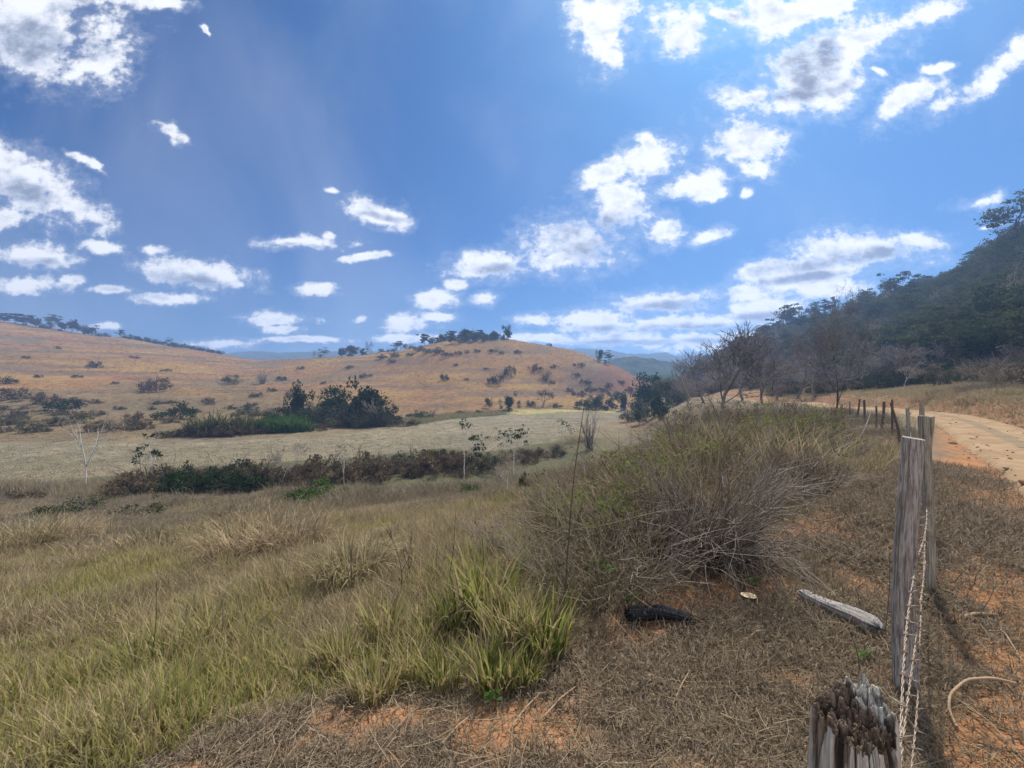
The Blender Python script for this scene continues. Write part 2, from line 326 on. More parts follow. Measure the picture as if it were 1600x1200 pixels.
def leaves(mb, rng, C, rad, n, size, up=0.3, aspect=0.5, shell=0.45):
    """n leaf quads about each centre C, spread through an ellipsoid rad"""
    C = np.asarray(C, float); rad = np.asarray(rad, float)
    if rad.ndim == 1: rad = np.repeat(rad[None], len(C), 0)
    C = np.repeat(C, n, 0); rad = np.repeat(rad, n, 0); N = len(C)
    d = rng.normal(size=(N, 3)); d /= np.linalg.norm(d, axis=1)[:, None]
    P = C + d * rad * (rng.rand(N) ** shell)[:, None]
    nr = rng.normal(size=(N, 3)) + np.array([0, 0, up]); nr /= np.linalg.norm(nr, axis=1)[:, None]
    a = np.cross(nr, rng.normal(size=(N, 3))); a /= np.linalg.norm(a, axis=1)[:, None] + 1e-9; b = np.cross(nr, a)
    s = size * rng.uniform(0.6, 1.4, N)[:, None]
    V = np.stack([P - a * s, P + b * s * aspect, P + a * s, P - b * s * aspect], 1).reshape(-1, 3)
    mb.add(V, np.arange(N * 4).reshape(-1, 4), np.repeat(rng.rand(N), 4))
def blades(mb, rng, n, h, wd, spread, lean=0.25, curve=0.5, segs=3, base=None, rnd=None):
    """n bent grass blades growing from a patch of radius spread"""
    ang = rng.uniform(0, 2 * math.pi, n); rr = spread * np.sqrt(rng.rand(n))
    B = np.stack([np.cos(ang) * rr, np.sin(ang) * rr, np.zeros(n)], 1)
    if base is not None: B = B + base
    az = ang + rng.normal(0, 0.9, n); hh = rng.uniform(h[0], h[1], n)
    le = np.abs(rng.normal(lean, lean * .6, n)); cu = np.abs(rng.normal(curve, curve * .5, n))
    out = np.stack([np.cos(az), np.sin(az), np.zeros(n)], 1); tw = az + math.pi / 2 + rng.normal(0, 0.7, n)
    side = np.stack([np.cos(tw), np.sin(tw), np.zeros(n)], 1)
    rows = []; p = B.copy(); tilt = le.copy()
    for k in range(segs + 1):
        f = k / segs; ww = wd * (1 - f ** 1.6) * rng.uniform(.7, 1.3, n)
        if k < segs: rows += [p - side * ww[:, None] * .5, p + side * ww[:, None] * .5]
        else: rows += [p]
        st = (hh / segs)[:, None] * (out * np.sin(tilt)[:, None] + np.array([0, 0, 1.0]) * np.cos(tilt)[:, None])
        p = p + st; tilt = tilt + cu / segs * 1.6
    nv = 2 * segs + 1; V = np.stack(rows, 1).reshape(-1, 3); o = np.arange(n)[:, None] * nv
    rv = np.repeat(rng.rand(n) if rnd is None else rnd, nv)
    qf = np.concatenate([o + np.array([2 * k, 2 * k + 1, 2 * k + 3, 2 * k + 2]) for k in range(segs - 1)])
    tf = o + np.array([2 * segs - 2, 2 * segs - 1, 2 * segs])
    n0 = mb.n; mb.add(V, qf, rv); mb.f[3].append(tf + n0)
def arcs(mb, rng, n, L, rad, spread, lean=0.5, droop=0.6, segs=5, sides=3, base=(0, 0, 0), jit=0.08, fork=0.0):
    for i in range(n):
        a = rng.uniform(0, 2 * math.pi); r = spread * math.sqrt(rng.rand()); p = np.array([math.cos(a) * r, math.sin(a) * r, 0]) + base
        a2 = a + rng.normal(0, .8); t = abs(rng.normal(lean, lean * .6)); ln = rng.uniform(*L); dr = abs(rng.normal(droop, droop * .6))
        pts = [p]; d0 = np.array([math.cos(a2), math.sin(a2)])
        for k in range(segs):
            d = np.array([d0[0] * math.sin(t), d0[1] * math.sin(t), math.cos(t)]) + rng.normal(0, jit, 3)
            p = p + d * ln / segs; pts.append(p); t += dr / segs * 1.8
            if fork and k > 0 and rng.rand() < fork:
                q_ = [p]; dd = d + rng.normal(0, .5, 3)
                for m in range(2): q_.append(q_[-1] + (dd + rng.normal(0, .15, 3)) * ln * .16)
                tube(mb, q_, np.linspace(rad * .6, rad * .25, 3), 3, rng.rand())
        tube(mb, pts, np.linspace(rad * rng.uniform(.7, 1.3), rad * .35, segs + 1), sides, rng.rand())
def branches(mb, rng, p, d, L, rad, lv, nch=(2, 4), ang=(.4, .9), tips=None, segs=4, jit=.12, up=.1, sh=(.55, .8), first=.45, sides=None):
    p = np.asarray(p, float); d = np.asarray(d, float); d = d / np.linalg.norm(d); pts = [p]; ds = [d]
    for k in range(segs):
        d = d + rng.normal(0, jit, 3) + np.array([0, 0, up]); d = d / np.linalg.norm(d); p = p + d * L / segs; pts.append(p); ds.append(d)
    r1 = rad * (.55 if lv > 0 else .3)
    rs = np.linspace(rad, r1, segs + 1)
    tube(mb, pts, rs, sides or (7 if rad > .08 else 5 if rad > .03 else 3), rng.rand())
    if lv == 0:
        if tips is not None: tips.append(p)
        return
    n = rng.randint(nch[0], nch[1] + 1)
    for i in range(n):
        f = 1.0 if i == 0 else rng.uniform(first, 1.0); k = min(int(f * segs), segs - 1); fr = f * segs - k
        q_ = pts[k] * (1 - fr) + pts[k + 1] * fr; dd = ds[min(k + 1, segs)]
        ax = rng.normal(size=3); ax -= ax.dot(dd) * dd; ax /= np.linalg.norm(ax) + 1e-9
        an = rng.uniform(*ang) * (.5 if i == 0 else 1)
        branches(mb, rng, q_, dd * math.cos(an) + ax * math.sin(an), L * rng.uniform(*sh), max(r1 * rng.uniform(.6, .9), .003), lv - 1, nch, ang, tips, max(2, segs - 1), jit, up, sh, first)

# ------------------------------------------------------------------ things
def link(name, me, parent=None, loc=(0, 0, 0)):
    o = bpy.data.objects.new(name, me); COL.objects.link(o); o.location = loc
    if parent: o.parent = parent
    return o
def tag(o, label=None, cat=None, group=None, kind=None):
    for k, val in (('label', label), ('category', cat), ('group', group), ('kind', kind)):
        if val: o[k] = val
    return o
def thing(name, label, cat, loc, parts, rz=0.0, sc=1.0, group=None, tilt=(0, 0)):
    """parts: list of (name, mesh) or (name, mesh, [(sub name, mesh)]) shared between copies; an Empty at the base parents them"""
    e = bpy.data.objects.new(name, None); COL.objects.link(e); e.location = tuple(float(c) for c in loc); e.rotation_euler = (tilt[0], tilt[1], rz)
    e.scale = (sc, sc, sc) if np.isscalar(sc) else sc; e.empty_display_size = .2
    tag(e, label, cat, group)
    for pt in parts:
        o = link(pt[0], pt[1], e)
        for sb in (pt[2] if len(pt) > 2 else []): link(sb[0], sb[1], o)
    return e
# ------------------------------------------------------------------ materials
def mat_new(name):
    m = bpy.data.materials.new(name); m.use_nodes = True; t = NT(m.node_tree); t.n.clear()
    out = t.new('ShaderNodeOutputMaterial'); return m, t, out
def attr(t, name, out='Fac'):
    a = t.new('ShaderNodeAttribute', attribute_name=name); return a.outputs[out]
def mat_leaf(name, stops, transl=0.35, orange=None):
    """stops: colours across leaf-to-leaf and plant-to-plant variation"""
    m, t, out = mat_new(name)
    f = t.math('ADD', t.math('MULTIPLY', attr(t, 'rnd'), 0.55), t.math('MULTIPLY', t.new('ShaderNodeObjectInfo').outputs['Random'], 0.45))
    c = t.ramp(f, [(i / max(1, len(stops) - 1), s) for i, s in enumerate(stops)])
    d = t.new('ShaderNodeBsdfDiffuse'); t.put(d.inputs[0], c); tr = t.new('ShaderNodeBsdfTranslucent'); t.put(tr.inputs[0], c)
    mx = t.new('ShaderNodeMixShader'); mx.inputs[0].default_value = transl; t.put(mx.inputs[1], d.outputs[0]); t.put(mx.inputs[2], tr.outputs[0])
    t.put(out.inputs[0], mx.outputs[0]); return m
def mat_bark(name, a, b, scale=20.0, stretch=0.15, bump=0.6):
    m, t, out = mat_new(name); tc = t.new('ShaderNodeTexCoord').outputs['Object']
    n = t.noise(t.vmath('MULTIPLY', tc, (1, 1, stretch)), scale, 5, .65)
    p = t.new('ShaderNodeBsdfPrincipled'); p.inputs['Roughness'].default_value = .9; p.inputs['Specular IOR Level'].default_value = .1
    t.put(p.inputs['Base Color'], t.mix(t.sstep(t.math('ADD', n, t.math('MULTIPLY', t.math('SUBTRACT', attr(t, 'rnd'), .5), .2)), .3, .7), a, b))
    bp = t.new('ShaderNodeBump'); bp.inputs['Strength'].default_value = bump; bp.inputs['Distance'].default_value = .02; t.put(bp.inputs['Height'], n); t.put(p.inputs['Normal'], bp.outputs[0])
    t.put(out.inputs[0], p.outputs[0]); return m
M = {}
M['leaf_wood'] = mat_leaf('wood_leaves', [(.022,.034,.014), (.050,.068,.026), (.095,.110,.045), (.040,.054,.028)], .3)
M['leaf_dark'] = mat_leaf('dark_leaves', [(.014,.026,.010), (.030,.050,.016), (.050,.075,.022)], .25)
M['leaf_green'] = mat_leaf('green_leaves', [(.035,.075,.018), (.06,.12,.028), (.10,.15,.035)], .35)
M['leaf_olive'] = mat_leaf('olive_leaves', [(.05,.06,.025), (.085,.095,.04), (.13,.12,.05)], .3)
M['leaf_dry'] = mat_leaf('dry_leaves', [(.07,.055,.035), (.12,.09,.055), (.17,.125,.07)], .25)
M['leaf_ridge'] = mat_leaf('ridge_leaves', [(.025,.035,.018), (.045,.055,.028), (.07,.078,.038)], .25)
M['grass_green'] = mat_leaf('green_grass', [(.095,.11,.028), (.18,.185,.055), (.27,.235,.085), (.36,.28,.14), (.13,.155,.035)], .4)
M['grass_mid'] = mat_leaf('field_grass', [(.075,.075,.032), (.23,.195,.10), (.40,.325,.19), (.13,.115,.06), (.31,.255,.145)], .35)
M['grass_dry'] = mat_leaf('straw_grass', [(.13,.098,.055), (.30,.23,.14), (.47,.375,.24), (.12,.09,.058)], .3)
M['grass_hill'] = mat_leaf('hill_grass', [(.13,.086,.048), (.20,.125,.058), (.25,.16,.07), (.14,.10,.06)], .3)
M['grass_pale'] = mat_leaf('meadow_grass', [(.19,.165,.115), (.24,.205,.145), (.155,.138,.10)], .3)
M['litter'] = mat_leaf('cut_grass', [(.06,.046,.032), (.17,.13,.09), (.33,.265,.185), (.10,.077,.053)], .25)
M['weed'] = mat_leaf('weed_stems', [(.09,.068,.05), (.24,.19,.14), (.46,.385,.29), (.19,.18,.085), (.13,.10,.075)], .3)
M['twig'] = mat_leaf('dead_twigs', [(.09,.072,.058), (.24,.20,.16), (.42,.365,.305), (.13,.105,.085)], .1)
M['twig_dark'] = mat_leaf('dark_twigs', [(.05,.042,.038), (.09,.075,.066), (.13,.11,.095)], .05)
M['bark'] = mat_bark('grey_bark', (.11,.09,.075), (.24,.205,.175))
M['bark_dark'] = mat_bark('dark_bark', (.045,.036,.03), (.10,.082,.07))
M['bark_white'] = mat_bark('pale_bark', (.42,.39,.35), (.62,.59,.55), 12, .4)
M['bark_tan'] = mat_bark('tan_bark', (.30,.20,.12), (.40,.29,.19))

# ------------------------------------------------------------------ ground sheet
LITTER = poly([(150,1260),(300,1165),(420,1118),(560,1092),(640,1090),(700,1108),(790,1085),(880,1030),(930,985),(1000,940),(1090,895),(1210,842),(1300,790),(1360,745),(1405,708),(1440,680),(1462,668),(1512,692),(1575,737),(1600,764),
     (1700,882),('w',11,2),('w',9,-8),('w',-3,-8),('w',-1.4,-1.5)])
FIELD = poly([('w',-120,36),(-200,770),(0,762),(100,752),(250,735),(420,722),(560,712),(680,700),(760,705),(860,690),(905,668),(960,656),(968,648),(940,645),(850,646),(780,648),(700,655),(640,667),(500,682),(300,690),(0,695),(-200,700),('w',-120,60)])
STRIP = poly([(600,668),(640,667),(700,656),(782,649),(860,645),(940,643),(960,646),(968,640),(860,639),(795,640),(700,646),(625,655)])
def BLOB(x, y):     # small bare patches of orange soil
    b = 0
    for px_, py_, ra, rb, rot in [(455, 1168, .13, .045, .5), (300, 1200, .08, .04, .4), (615, 1192, .05, .03, .3), (1000, 1000, .25, .06, .4), (1090, 935, .3, .08, .5), (1240, 1060, .14, .06, 0), (1390, 1050, .2, .1, .5)]:
        c = gp(px_, py_); u_ = (x - c[0]) * math.cos(rot) + (y - c[1]) * math.sin(rot); v_ = -(x - c[0]) * math.sin(rot) + (y - c[1]) * math.cos(rot); b = b + .5 * np.exp(-(u_ / ra) ** 2 - (v_ / rb) ** 2)
    return b
def zone_cols(x, y, z):
    n = len(x)
    r = np.hypot(x, y); px = np.where(y > .05, 800 + F * x / np.maximum(y, .05), np.where(x > 0, 3000, -3000))
    n1 = fbm(x / .35, y / .35, 5, 4); n2 = fbm(x / 1.6, y / 1.6, 15, 4); n3 = fbm(x / 9, y / 9, 25, 4); n4 = fbm(x / 40, y / 40, 35, 4)
    def mixc(A, c, w_): return A * (1 - w_[:, None]) + np.array(c)[None] * w_[:, None]
    C = np.tile(np.array([.16, .13, .078]), (n, 1))                        # slope below the long grass
    C = mixc(C, (.095, .09, .05), sst(n2, 0, .25) * .7); C = mixc(C, (.20, .155, .10), sst(n3, .02, .25) * .8); C = mixc(C, (.13, .105, .085), sst(-n3 + .5 * n2, .05, .25) * .8)
    # hillside in the back
    hill = sst(z, -8.2, -7.2) * sst(r, 66, 84) * (1 - sst(px, 985, 1045)) 
    hc = np.tile(np.array([.205, .122, .055]), (n, 1))
    st = fbm(x / 30 + z * .05, z / 1.4 + y / 90, 45, 4)
    hc = mixc(hc, (.26, .165, .058), sst(n4, .0, .22) * .8); hc = mixc(hc, (.13, .092, .065), sst(st, .0, .2) * .85); hc = mixc(hc, (.26, .125, .062), sst(n3, .10, .28) * .5)
    hc = mixc(hc, (.135, .11, .068), sst(-n4 - n3 * .5, .02, .24) * .8)
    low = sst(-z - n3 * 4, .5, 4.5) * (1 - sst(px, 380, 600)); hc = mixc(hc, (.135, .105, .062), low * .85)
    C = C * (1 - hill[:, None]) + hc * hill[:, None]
    # flat field
    f = sst(sdist(FIELD, x, y) + n3 * 3, -1.0, .8)
    fc = np.tile(np.array([.20, .172, .118]), (n, 1)); fc = mixc(fc, (.155, .145, .09), sst(n3 + .6 * n2, .0, .3) * .8); fc = mixc(fc, (.235, .195, .125), sst(-n4, .0, .25) * .7)
    C = C * (1 - f[:, None]) + fc * f[:, None]
    s_ = sst(sdist(STRIP, x, y), -.3, .5); C = mixc(C, (.095, .145, .04), s_ * (1 - sst(px, 785, 800))); C = mixc(C, (.30, .26, .10), s_ * sst(px, 790, 810))
    # ditch
    dt = sst(r * np.cos(np.arctan2(x, y)), 26, 29) * (1 - sst(r, 60, 70)) * (1 - f) * (1 - sst(px, 900, 1000)) ; C = mixc(C, (.075, .075, .038), dt * .8)
    # mown verge near the camera
    lt = sst(sdist(LITTER, x, y) + n2 * .5 + n1 * .15, -.10, .16)
    lc = np.tile(np.array([.185, .13, .085]), (n, 1)); lc = mixc(lc, (.13, .10, .07), sst(n2, -.05, .2) * .7)
    ed = np.abs(sdist(LITTER, x, y))
    soil = sst(n2 * 1.1 + n1 * .5 + .20 * np.exp(-(ed / .35) ** 2) * (y < 6) + BLOB(x, y) + .36 * sst(x - .98 * y, .15, 1.0) * sst(9 - y, 0, 3) - .08, .06, .22)
    lc = mixc(lc, (.30, .148, .072), soil * .9); lc = mixc(lc, (.30, .14, .062), sst(x / np.maximum(y, .3), .965, 1.03) * sst(n1 + n2 + .14, -.1, .15) * .9)
    C = C * (1 - lt[:, None]) + lc * lt[:, None]
    # right of the road: cut bank, verge and wood floor
    rd = sdist(ROADP, x, y); side = np.where(px > 1000, 1.0, 0.0)
    dfar = np.full(n, 1e9); sgn = np.zeros(n)
    msk = (px > 1000) & (r < 220)
    xs, ys = x[msk], y[msk]; bd = np.full(len(xs), 1e9); bs = np.zeros(len(xs))
    for k in range(0, len(fl), 3):
        d2 = np.hypot(xs - fl[k, 0], ys - fl[k, 1]); m = d2 < bd; bd[m] = d2[m]
        bs[m] = ((xs - fl[k, 0]) * dirs[k, 1] - (ys - fl[k, 1]) * dirs[k, 0])[m]
    dfar[msk] = np.where(bs > 0, bd, -bd); out = (dfar > 0) & msk & (dfar < 1e8)
    df = np.where(out, dfar, 0)
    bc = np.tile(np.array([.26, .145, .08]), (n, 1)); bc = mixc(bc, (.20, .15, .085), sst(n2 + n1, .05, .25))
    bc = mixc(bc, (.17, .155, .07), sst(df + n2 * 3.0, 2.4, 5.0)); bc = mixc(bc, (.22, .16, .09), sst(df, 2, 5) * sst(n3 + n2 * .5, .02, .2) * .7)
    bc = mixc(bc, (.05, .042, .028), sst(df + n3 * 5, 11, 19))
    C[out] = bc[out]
    # red scar on the end of the central hill
    sc_ = 2.0 * np.exp(-(((px - 962) / 30) ** 2)) * sst(z, -4, -1) * (1 - sst(z, 6, 10)) * sst(r, 150, 175) * (1 - sst(r, 235, 250))
    C = mixc(C, (.20, .08, .048), np.clip(sc_ * (1 + n3 * 3), 0, 1) * .85)
    gul = 1.3 * np.exp(-(((px - 925) / 55) ** 2)) * sst(z, -5, -1) * (1 - sst(z, 5, 9)) * sst(r, 140, 160) * (1 - sst(r, 235, 250)); C = mixc(C, (.10, .072, .055), np.clip(gul * (1 + n3 * 2.5), 0, 1) * .8)
    C *= (1 + .35 * n1)[:, None] * (1 + .25 * n2)[:, None]
    return np.clip(C, .01, .8), lt, soil * lt, hill, f
gv = np.stack([GX, GY, T], -1).reshape(-1, 3)
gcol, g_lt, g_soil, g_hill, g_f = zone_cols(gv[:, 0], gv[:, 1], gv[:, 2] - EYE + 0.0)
def mat_ground():
    m, t, out = mat_new('ground_soil_and_grass'); tc = t.new('ShaderNodeTexCoord').outputs['Object']
    g = t.new('ShaderNodeNewGeometry').outputs['Position']
    cd = t.new('ShaderNodeVectorMath', operation='LENGTH'); t.put(cd.inputs[0], g); dist = cd.outputs['Value']
    fine = t.noise(g, 45, 5, .7); mid = t.noise(g, 6, 5, .65); big = t.noise(t.vmath('MULTIPLY', g, (.6, .6, 3.0)), .8, 6, .7)
    ff = t.math('MULTIPLY', t.sstep(dist, 30, 90), 1.0)
    n = t.mix(ff, t.mix(.5, fine, mid), big)
    k = t.mix(ff, t.ramp(n, [(.28, .45), (.5, 1.0), (.72, 1.5)]), t.ramp(n, [(.28, .72), (.5, 1.0), (.72, 1.25)]))
    c = t.mix(1.0, attr(t, 'gcol', 'Color'), k, 'MULTIPLY')
    p = t.new('ShaderNodeBsdfPrincipled'); p.inputs['Roughness'].default_value = .95; p.inputs['Specular IOR Level'].default_value = .05
    t.put(p.inputs['Base Color'], c)
    bp = t.new('ShaderNodeBump'); bp.inputs['Strength'].default_value = .8
    t.put(bp.inputs['Distance'], t.math('ADD', t.math('MULTIPLY', ff, .6), .02)); t.put(bp.inputs['Height'], n); t.put(p.inputs['Normal'], bp.outputs[0])
    t.put(out.inputs[0], p.outputs[0]); return m
mb = MB(); mb.add(gv, grid_faces(len(AZ), r_n)[:, ::-1])
cen = np.concatenate([gv.reshape(len(AZ), r_n, 3)[:, 0], [[0, 0, gv.reshape(len(AZ), r_n, 3)[:, 0, 2].mean()]]])
gme = MB(); gme.add(gv, grid_faces(len(AZ), r_n))
k0 = np.arange(len(AZ) - 1) * r_n
gme.v.append(cen[-1:]); gme.a.append(np.array([.5])); gme.f[3].append(np.stack([np.full(len(k0), len(gv)), k0 + r_n, k0], 1)); gme.n += 1
gm = gme.mesh('ground', mat_ground(), smooth=True, attrs={'gcol': np.concatenate([gcol, gcol[:1]])})
tag(link('ground', gm), kind='structure')

# ------------------------------------------------------------------ dirt road
def mat_road():
    m, t, out = mat_new('packed_dirt'); g = t.new('ShaderNodeNewGeometry').outputs['Position']
    n = t.noise(g, 1.2, 6, .65); fn = t.noise(g, 14, 6, .75); tr = attr(t, 'track')
    c = t.mix(t.sstep(n, .35, .7), (.31,.215,.125), (.225,.150,.085)); c = t.mix(t.math('MULTIPLY', t.sstep(t.math('ADD', tr, t.math('MULTIPLY', t.math('SUBTRACT', n, .5), .9)), .45, .8), .6), c, (.16,.13,.09))
    c = t.mix(t.math('MULTIPLY', t.sstep(fn, .5, .8), .35), c, (.40,.29,.19))
    p = t.new('ShaderNodeBsdfPrincipled'); p.inputs['Roughness'].default_value = .95; p.inputs['Specular IOR Level'].default_value = .05; t.put(p.inputs['Base Color'], c)
    bp = t.new('ShaderNodeBump'); bp.inputs['Strength'].default_value = .5; bp.inputs['Distance'].default_value = .03; t.put(bp.inputs['Height'], t.math('ADD', n, t.math('MULTIPLY', fn, .4))); t.put(p.inputs['Normal'], bp.outputs[0])
    t.put(out.inputs[0], p.outputs[0]); return m
nr_ = 1400; cw = 25; ip_ = lambda A: np.stack([np.interp(np.linspace(0, 1, nr_), np.linspace(0, 1, len(A)), A[:, k]) for k in (0, 1)], 1); nl2 = ip_(nl); fl2 = ip_(fl); cz = np.interp(np.linspace(0, 1, nr_), np.linspace(0, 1, len(clz)), clz)
fr = np.linspace(-.10, 1.10, cw)
edge = fbm(np.arange(nr_) / 40, np.zeros(nr_), 71, 3) * .22 + fbm(np.arange(nr_) / 3.5, np.zeros(nr_), 73, 4) * .12
frr = .5 + (fr[None] - .5) * (1 + edge[:, None])
RX = nl2[:, None, 0] * (1 - frr) + fl2[:, None, 0] * frr; RY = nl2[:, None, 1] * (1 - frr) + fl2[:, None, 1] * frr
tw = np.exp(-((fr - .25) / .1) ** 2) + np.exp(-((fr - .72) / .1) ** 2)
RZ = cz[:, None] - .035 * tw[None] + fbm(RX / .7, RY / .7, 81, 3) * .022 - .22 * sst(np.abs(fr - .5), .42, .60)[None]
mb = MB(); mb.add(np.stack([RX, RY, RZ], -1).reshape(-1, 3), grid_faces(nr_, cw)[:, ::-1])
rm = mb.mesh('road', mat_road(), True, {'track': np.repeat((np.exp(-((fr - .5) / .13) ** 2))[None], nr_, 0).ravel()})
tag(link('road', rm), kind='structure')

# ------------------------------------------------------------------ far blue hills
def mat_hills():
    m, t, out = mat_new('wooded_far_hills'); g = t.new('ShaderNodeNewGeometry').outputs['Position']
    n = t.noise(g, .06, 5, .65)
    p = t.new('ShaderNodeBsdfDiffuse'); t.put(p.inputs[0], t.mix(t.sstep(n, .35, .65), (.022,.036,.018), (.06,.072,.032))); t.put(out.inputs[0], p.outputs[0]); return m
def far_ridge(name, keys, Z0, width, base, seed, bump):
    pxs = np.linspace(keys[0][0], keys[-1][0], 420); top = np.interp(pxs, [k[0] for k in keys], [k[1] for k in keys])
    top = gsm(top, 3, 0); fz = np.linspace(-1, 1, 90); Z = Z0 + fz * width
    hr = EYE + (600 - top) / F * Z0; prof = np.cos(fz * math.pi / 2) ** 1.4
    X = (pxs[:, None] - 800) / F * Z[None]; Y = np.repeat(Z[None], len(pxs), 0)
    hz = base + (hr[:, None] - base) * prof[None]
    hz = hz + (fbm(X / 120, Y / 120, seed, 4) * 26 + np.abs(fbm(X / bump, Y / bump, seed + 5, 3)) * bump * .55) * np.minimum(1, prof[None] * 2) - bump * .1
    mb = MB(); mb.add(np.stack([X, Y, hz], -1).reshape(-1, 3), grid_faces(len(pxs), 90)); return tag(link(name, mb.mesh(name, M_hills)), kind='structure')
M_hills = mat_hills()
far_ridge('hills', [(-300,566),(250,562),(330,556),(380,549),(410,546),(435,552),(470,551),(500,549),(550,548),(620,552),(800,553),(900,546),(960,551),(1000,553),(1030,551),(1080,557),(1300,562)], 1050, 320, -12, 3, 16)
far_ridge('hills', [(840,590),(920,585),(960,574),(990,570),(1020,572),(1050,577),(1100,588),(1180,600)], 480, 120, -14, 8, 11)
far_ridge('hills', [(930,615),(980,598),(1010,592),(1040,590),(1075,592),(1120,600),(1160,610)], 300, 60, -11, 12, 8)
# ------------------------------------------------------------------ fence
def mat_stump():
    m, t, out = mat_new('rotten_post_wood'); tc = t.new('ShaderNodeTexCoord').outputs['Object']
    st = t.noise(t.vmath('MULTIPLY', tc, (1, 1, .06)), 130, 5, .7); st2 = t.noise(t.vmath('MULTIPLY', tc, (1, 1, .12)), 34, 5, .65); sp = t.noise(tc, 160, 4, .7)
    rot = attr(t, 'rot')
    pale = t.mix(t.sstep(st, .35, .65), (.36,.33,.275), (.56,.54,.47)); brown = t.mix(t.sstep(t.math('ADD', st2, t.math('MULTIPLY', t.math('SUBTRACT', sp, .5), .5)), .3, .7), (.055,.037,.027), (.24,.175,.125))
    f = t.sstep(t.math('ADD', rot, t.math('MULTIPLY', t.math('SUBTRACT', st2, .5), 1.0)), .38, .56)
    c = t.mix(f, pale, brown); c = t.mix(attr(t, 'crack'), c, (.02,.016,.013))
    p = t.new('ShaderNodeBsdfPrincipled'); p.inputs['Roughness'].default_value = .9; p.inputs['Specular IOR Level'].default_value = .15; t.put(p.inputs['Base Color'], c)
    bp = t.new('ShaderNodeBump'); bp.inputs['Strength'].default_value = .7; bp.inputs['Distance'].default_value = .006; t.put(bp.inputs['Height'], t.math('ADD', st, t.math('MULTIPLY', st2, .8))); t.put(p.inputs['Normal'], bp.outputs[0])
    t.put(out.inputs[0], p.outputs[0]); return m
def mat_post(name, a, b, c_, sc=70):
    m, t, out = mat_new(name); tc = t.new('ShaderNodeTexCoord').outputs['Object']
    st = t.noise(t.vmath('MULTIPLY', tc, (1, 1, .07)), sc * 1.9, 6, .75); big = t.noise(t.vmath('MULTIPLY', tc, (1, 1, .5)), 9, 4, .6); gr = attr(t, 'groove')
    c = t.mix(t.sstep(st, .38, .62), a, b); c = t.mix(t.math('MULTIPLY', t.sstep(big, .5, .72), .65), c, c_); c = t.mix(t.math('MULTIPLY', gr, .75), c, tuple(.35 * k for k in c_))
    p = t.new('ShaderNodeBsdfPrincipled'); p.inputs['Roughness'].default_value = .9; p.inputs['Specular IOR Level'].default_value = .12; t.put(p.inputs['Base Color'], c)
    bp = t.new('ShaderNodeBump'); bp.inputs['Strength'].default_value = .8; bp.inputs['Distance'].default_value = .008; t.put(bp.inputs['Height'], st); t.put(p.inputs['Normal'], bp.outputs[0])
    t.put(out.inputs[0], p.outputs[0]); return m
def fibres(x, y, size, seed, jx=1.0):
    """height of each rotten fibre bundle and the gap between bundles, in the plan of the post"""
    gx, gy = x / size, y / size; ix, iy = np.floor(gx).astype(np.int64), np.floor(gy).astype(np.int64)
    f1 = np.full(gx.shape, 9.); f2 = np.full(gx.shape, 9.); hid = np.zeros(gx.shape)
    def hs(a, b, k):
        n = (a * 374761393 + b * 668265263 + (seed + k) * 1442695041) & 0x7fffffff; n = ((n ^ (n >> 13)) * 1274126177) & 0x7fffffff; return ((n ^ (n >> 16)) & 0xffff) / 65535.
    for dx in (-1, 0, 1):
        for dy in (-1, 0, 1):
            cx, cy = ix + dx, iy + dy; d = np.hypot(cx + hs(cx, cy, 1) - gx, cy + hs(cx, cy, 2) - gy); m = d < f1
            f2 = np.where(m, f1, np.minimum(f2, d)); hid = np.where(m, hs(cx, cy, 3), hid); f1 = np.where(m, d, f1)
    return hid, f2 - f1, f1
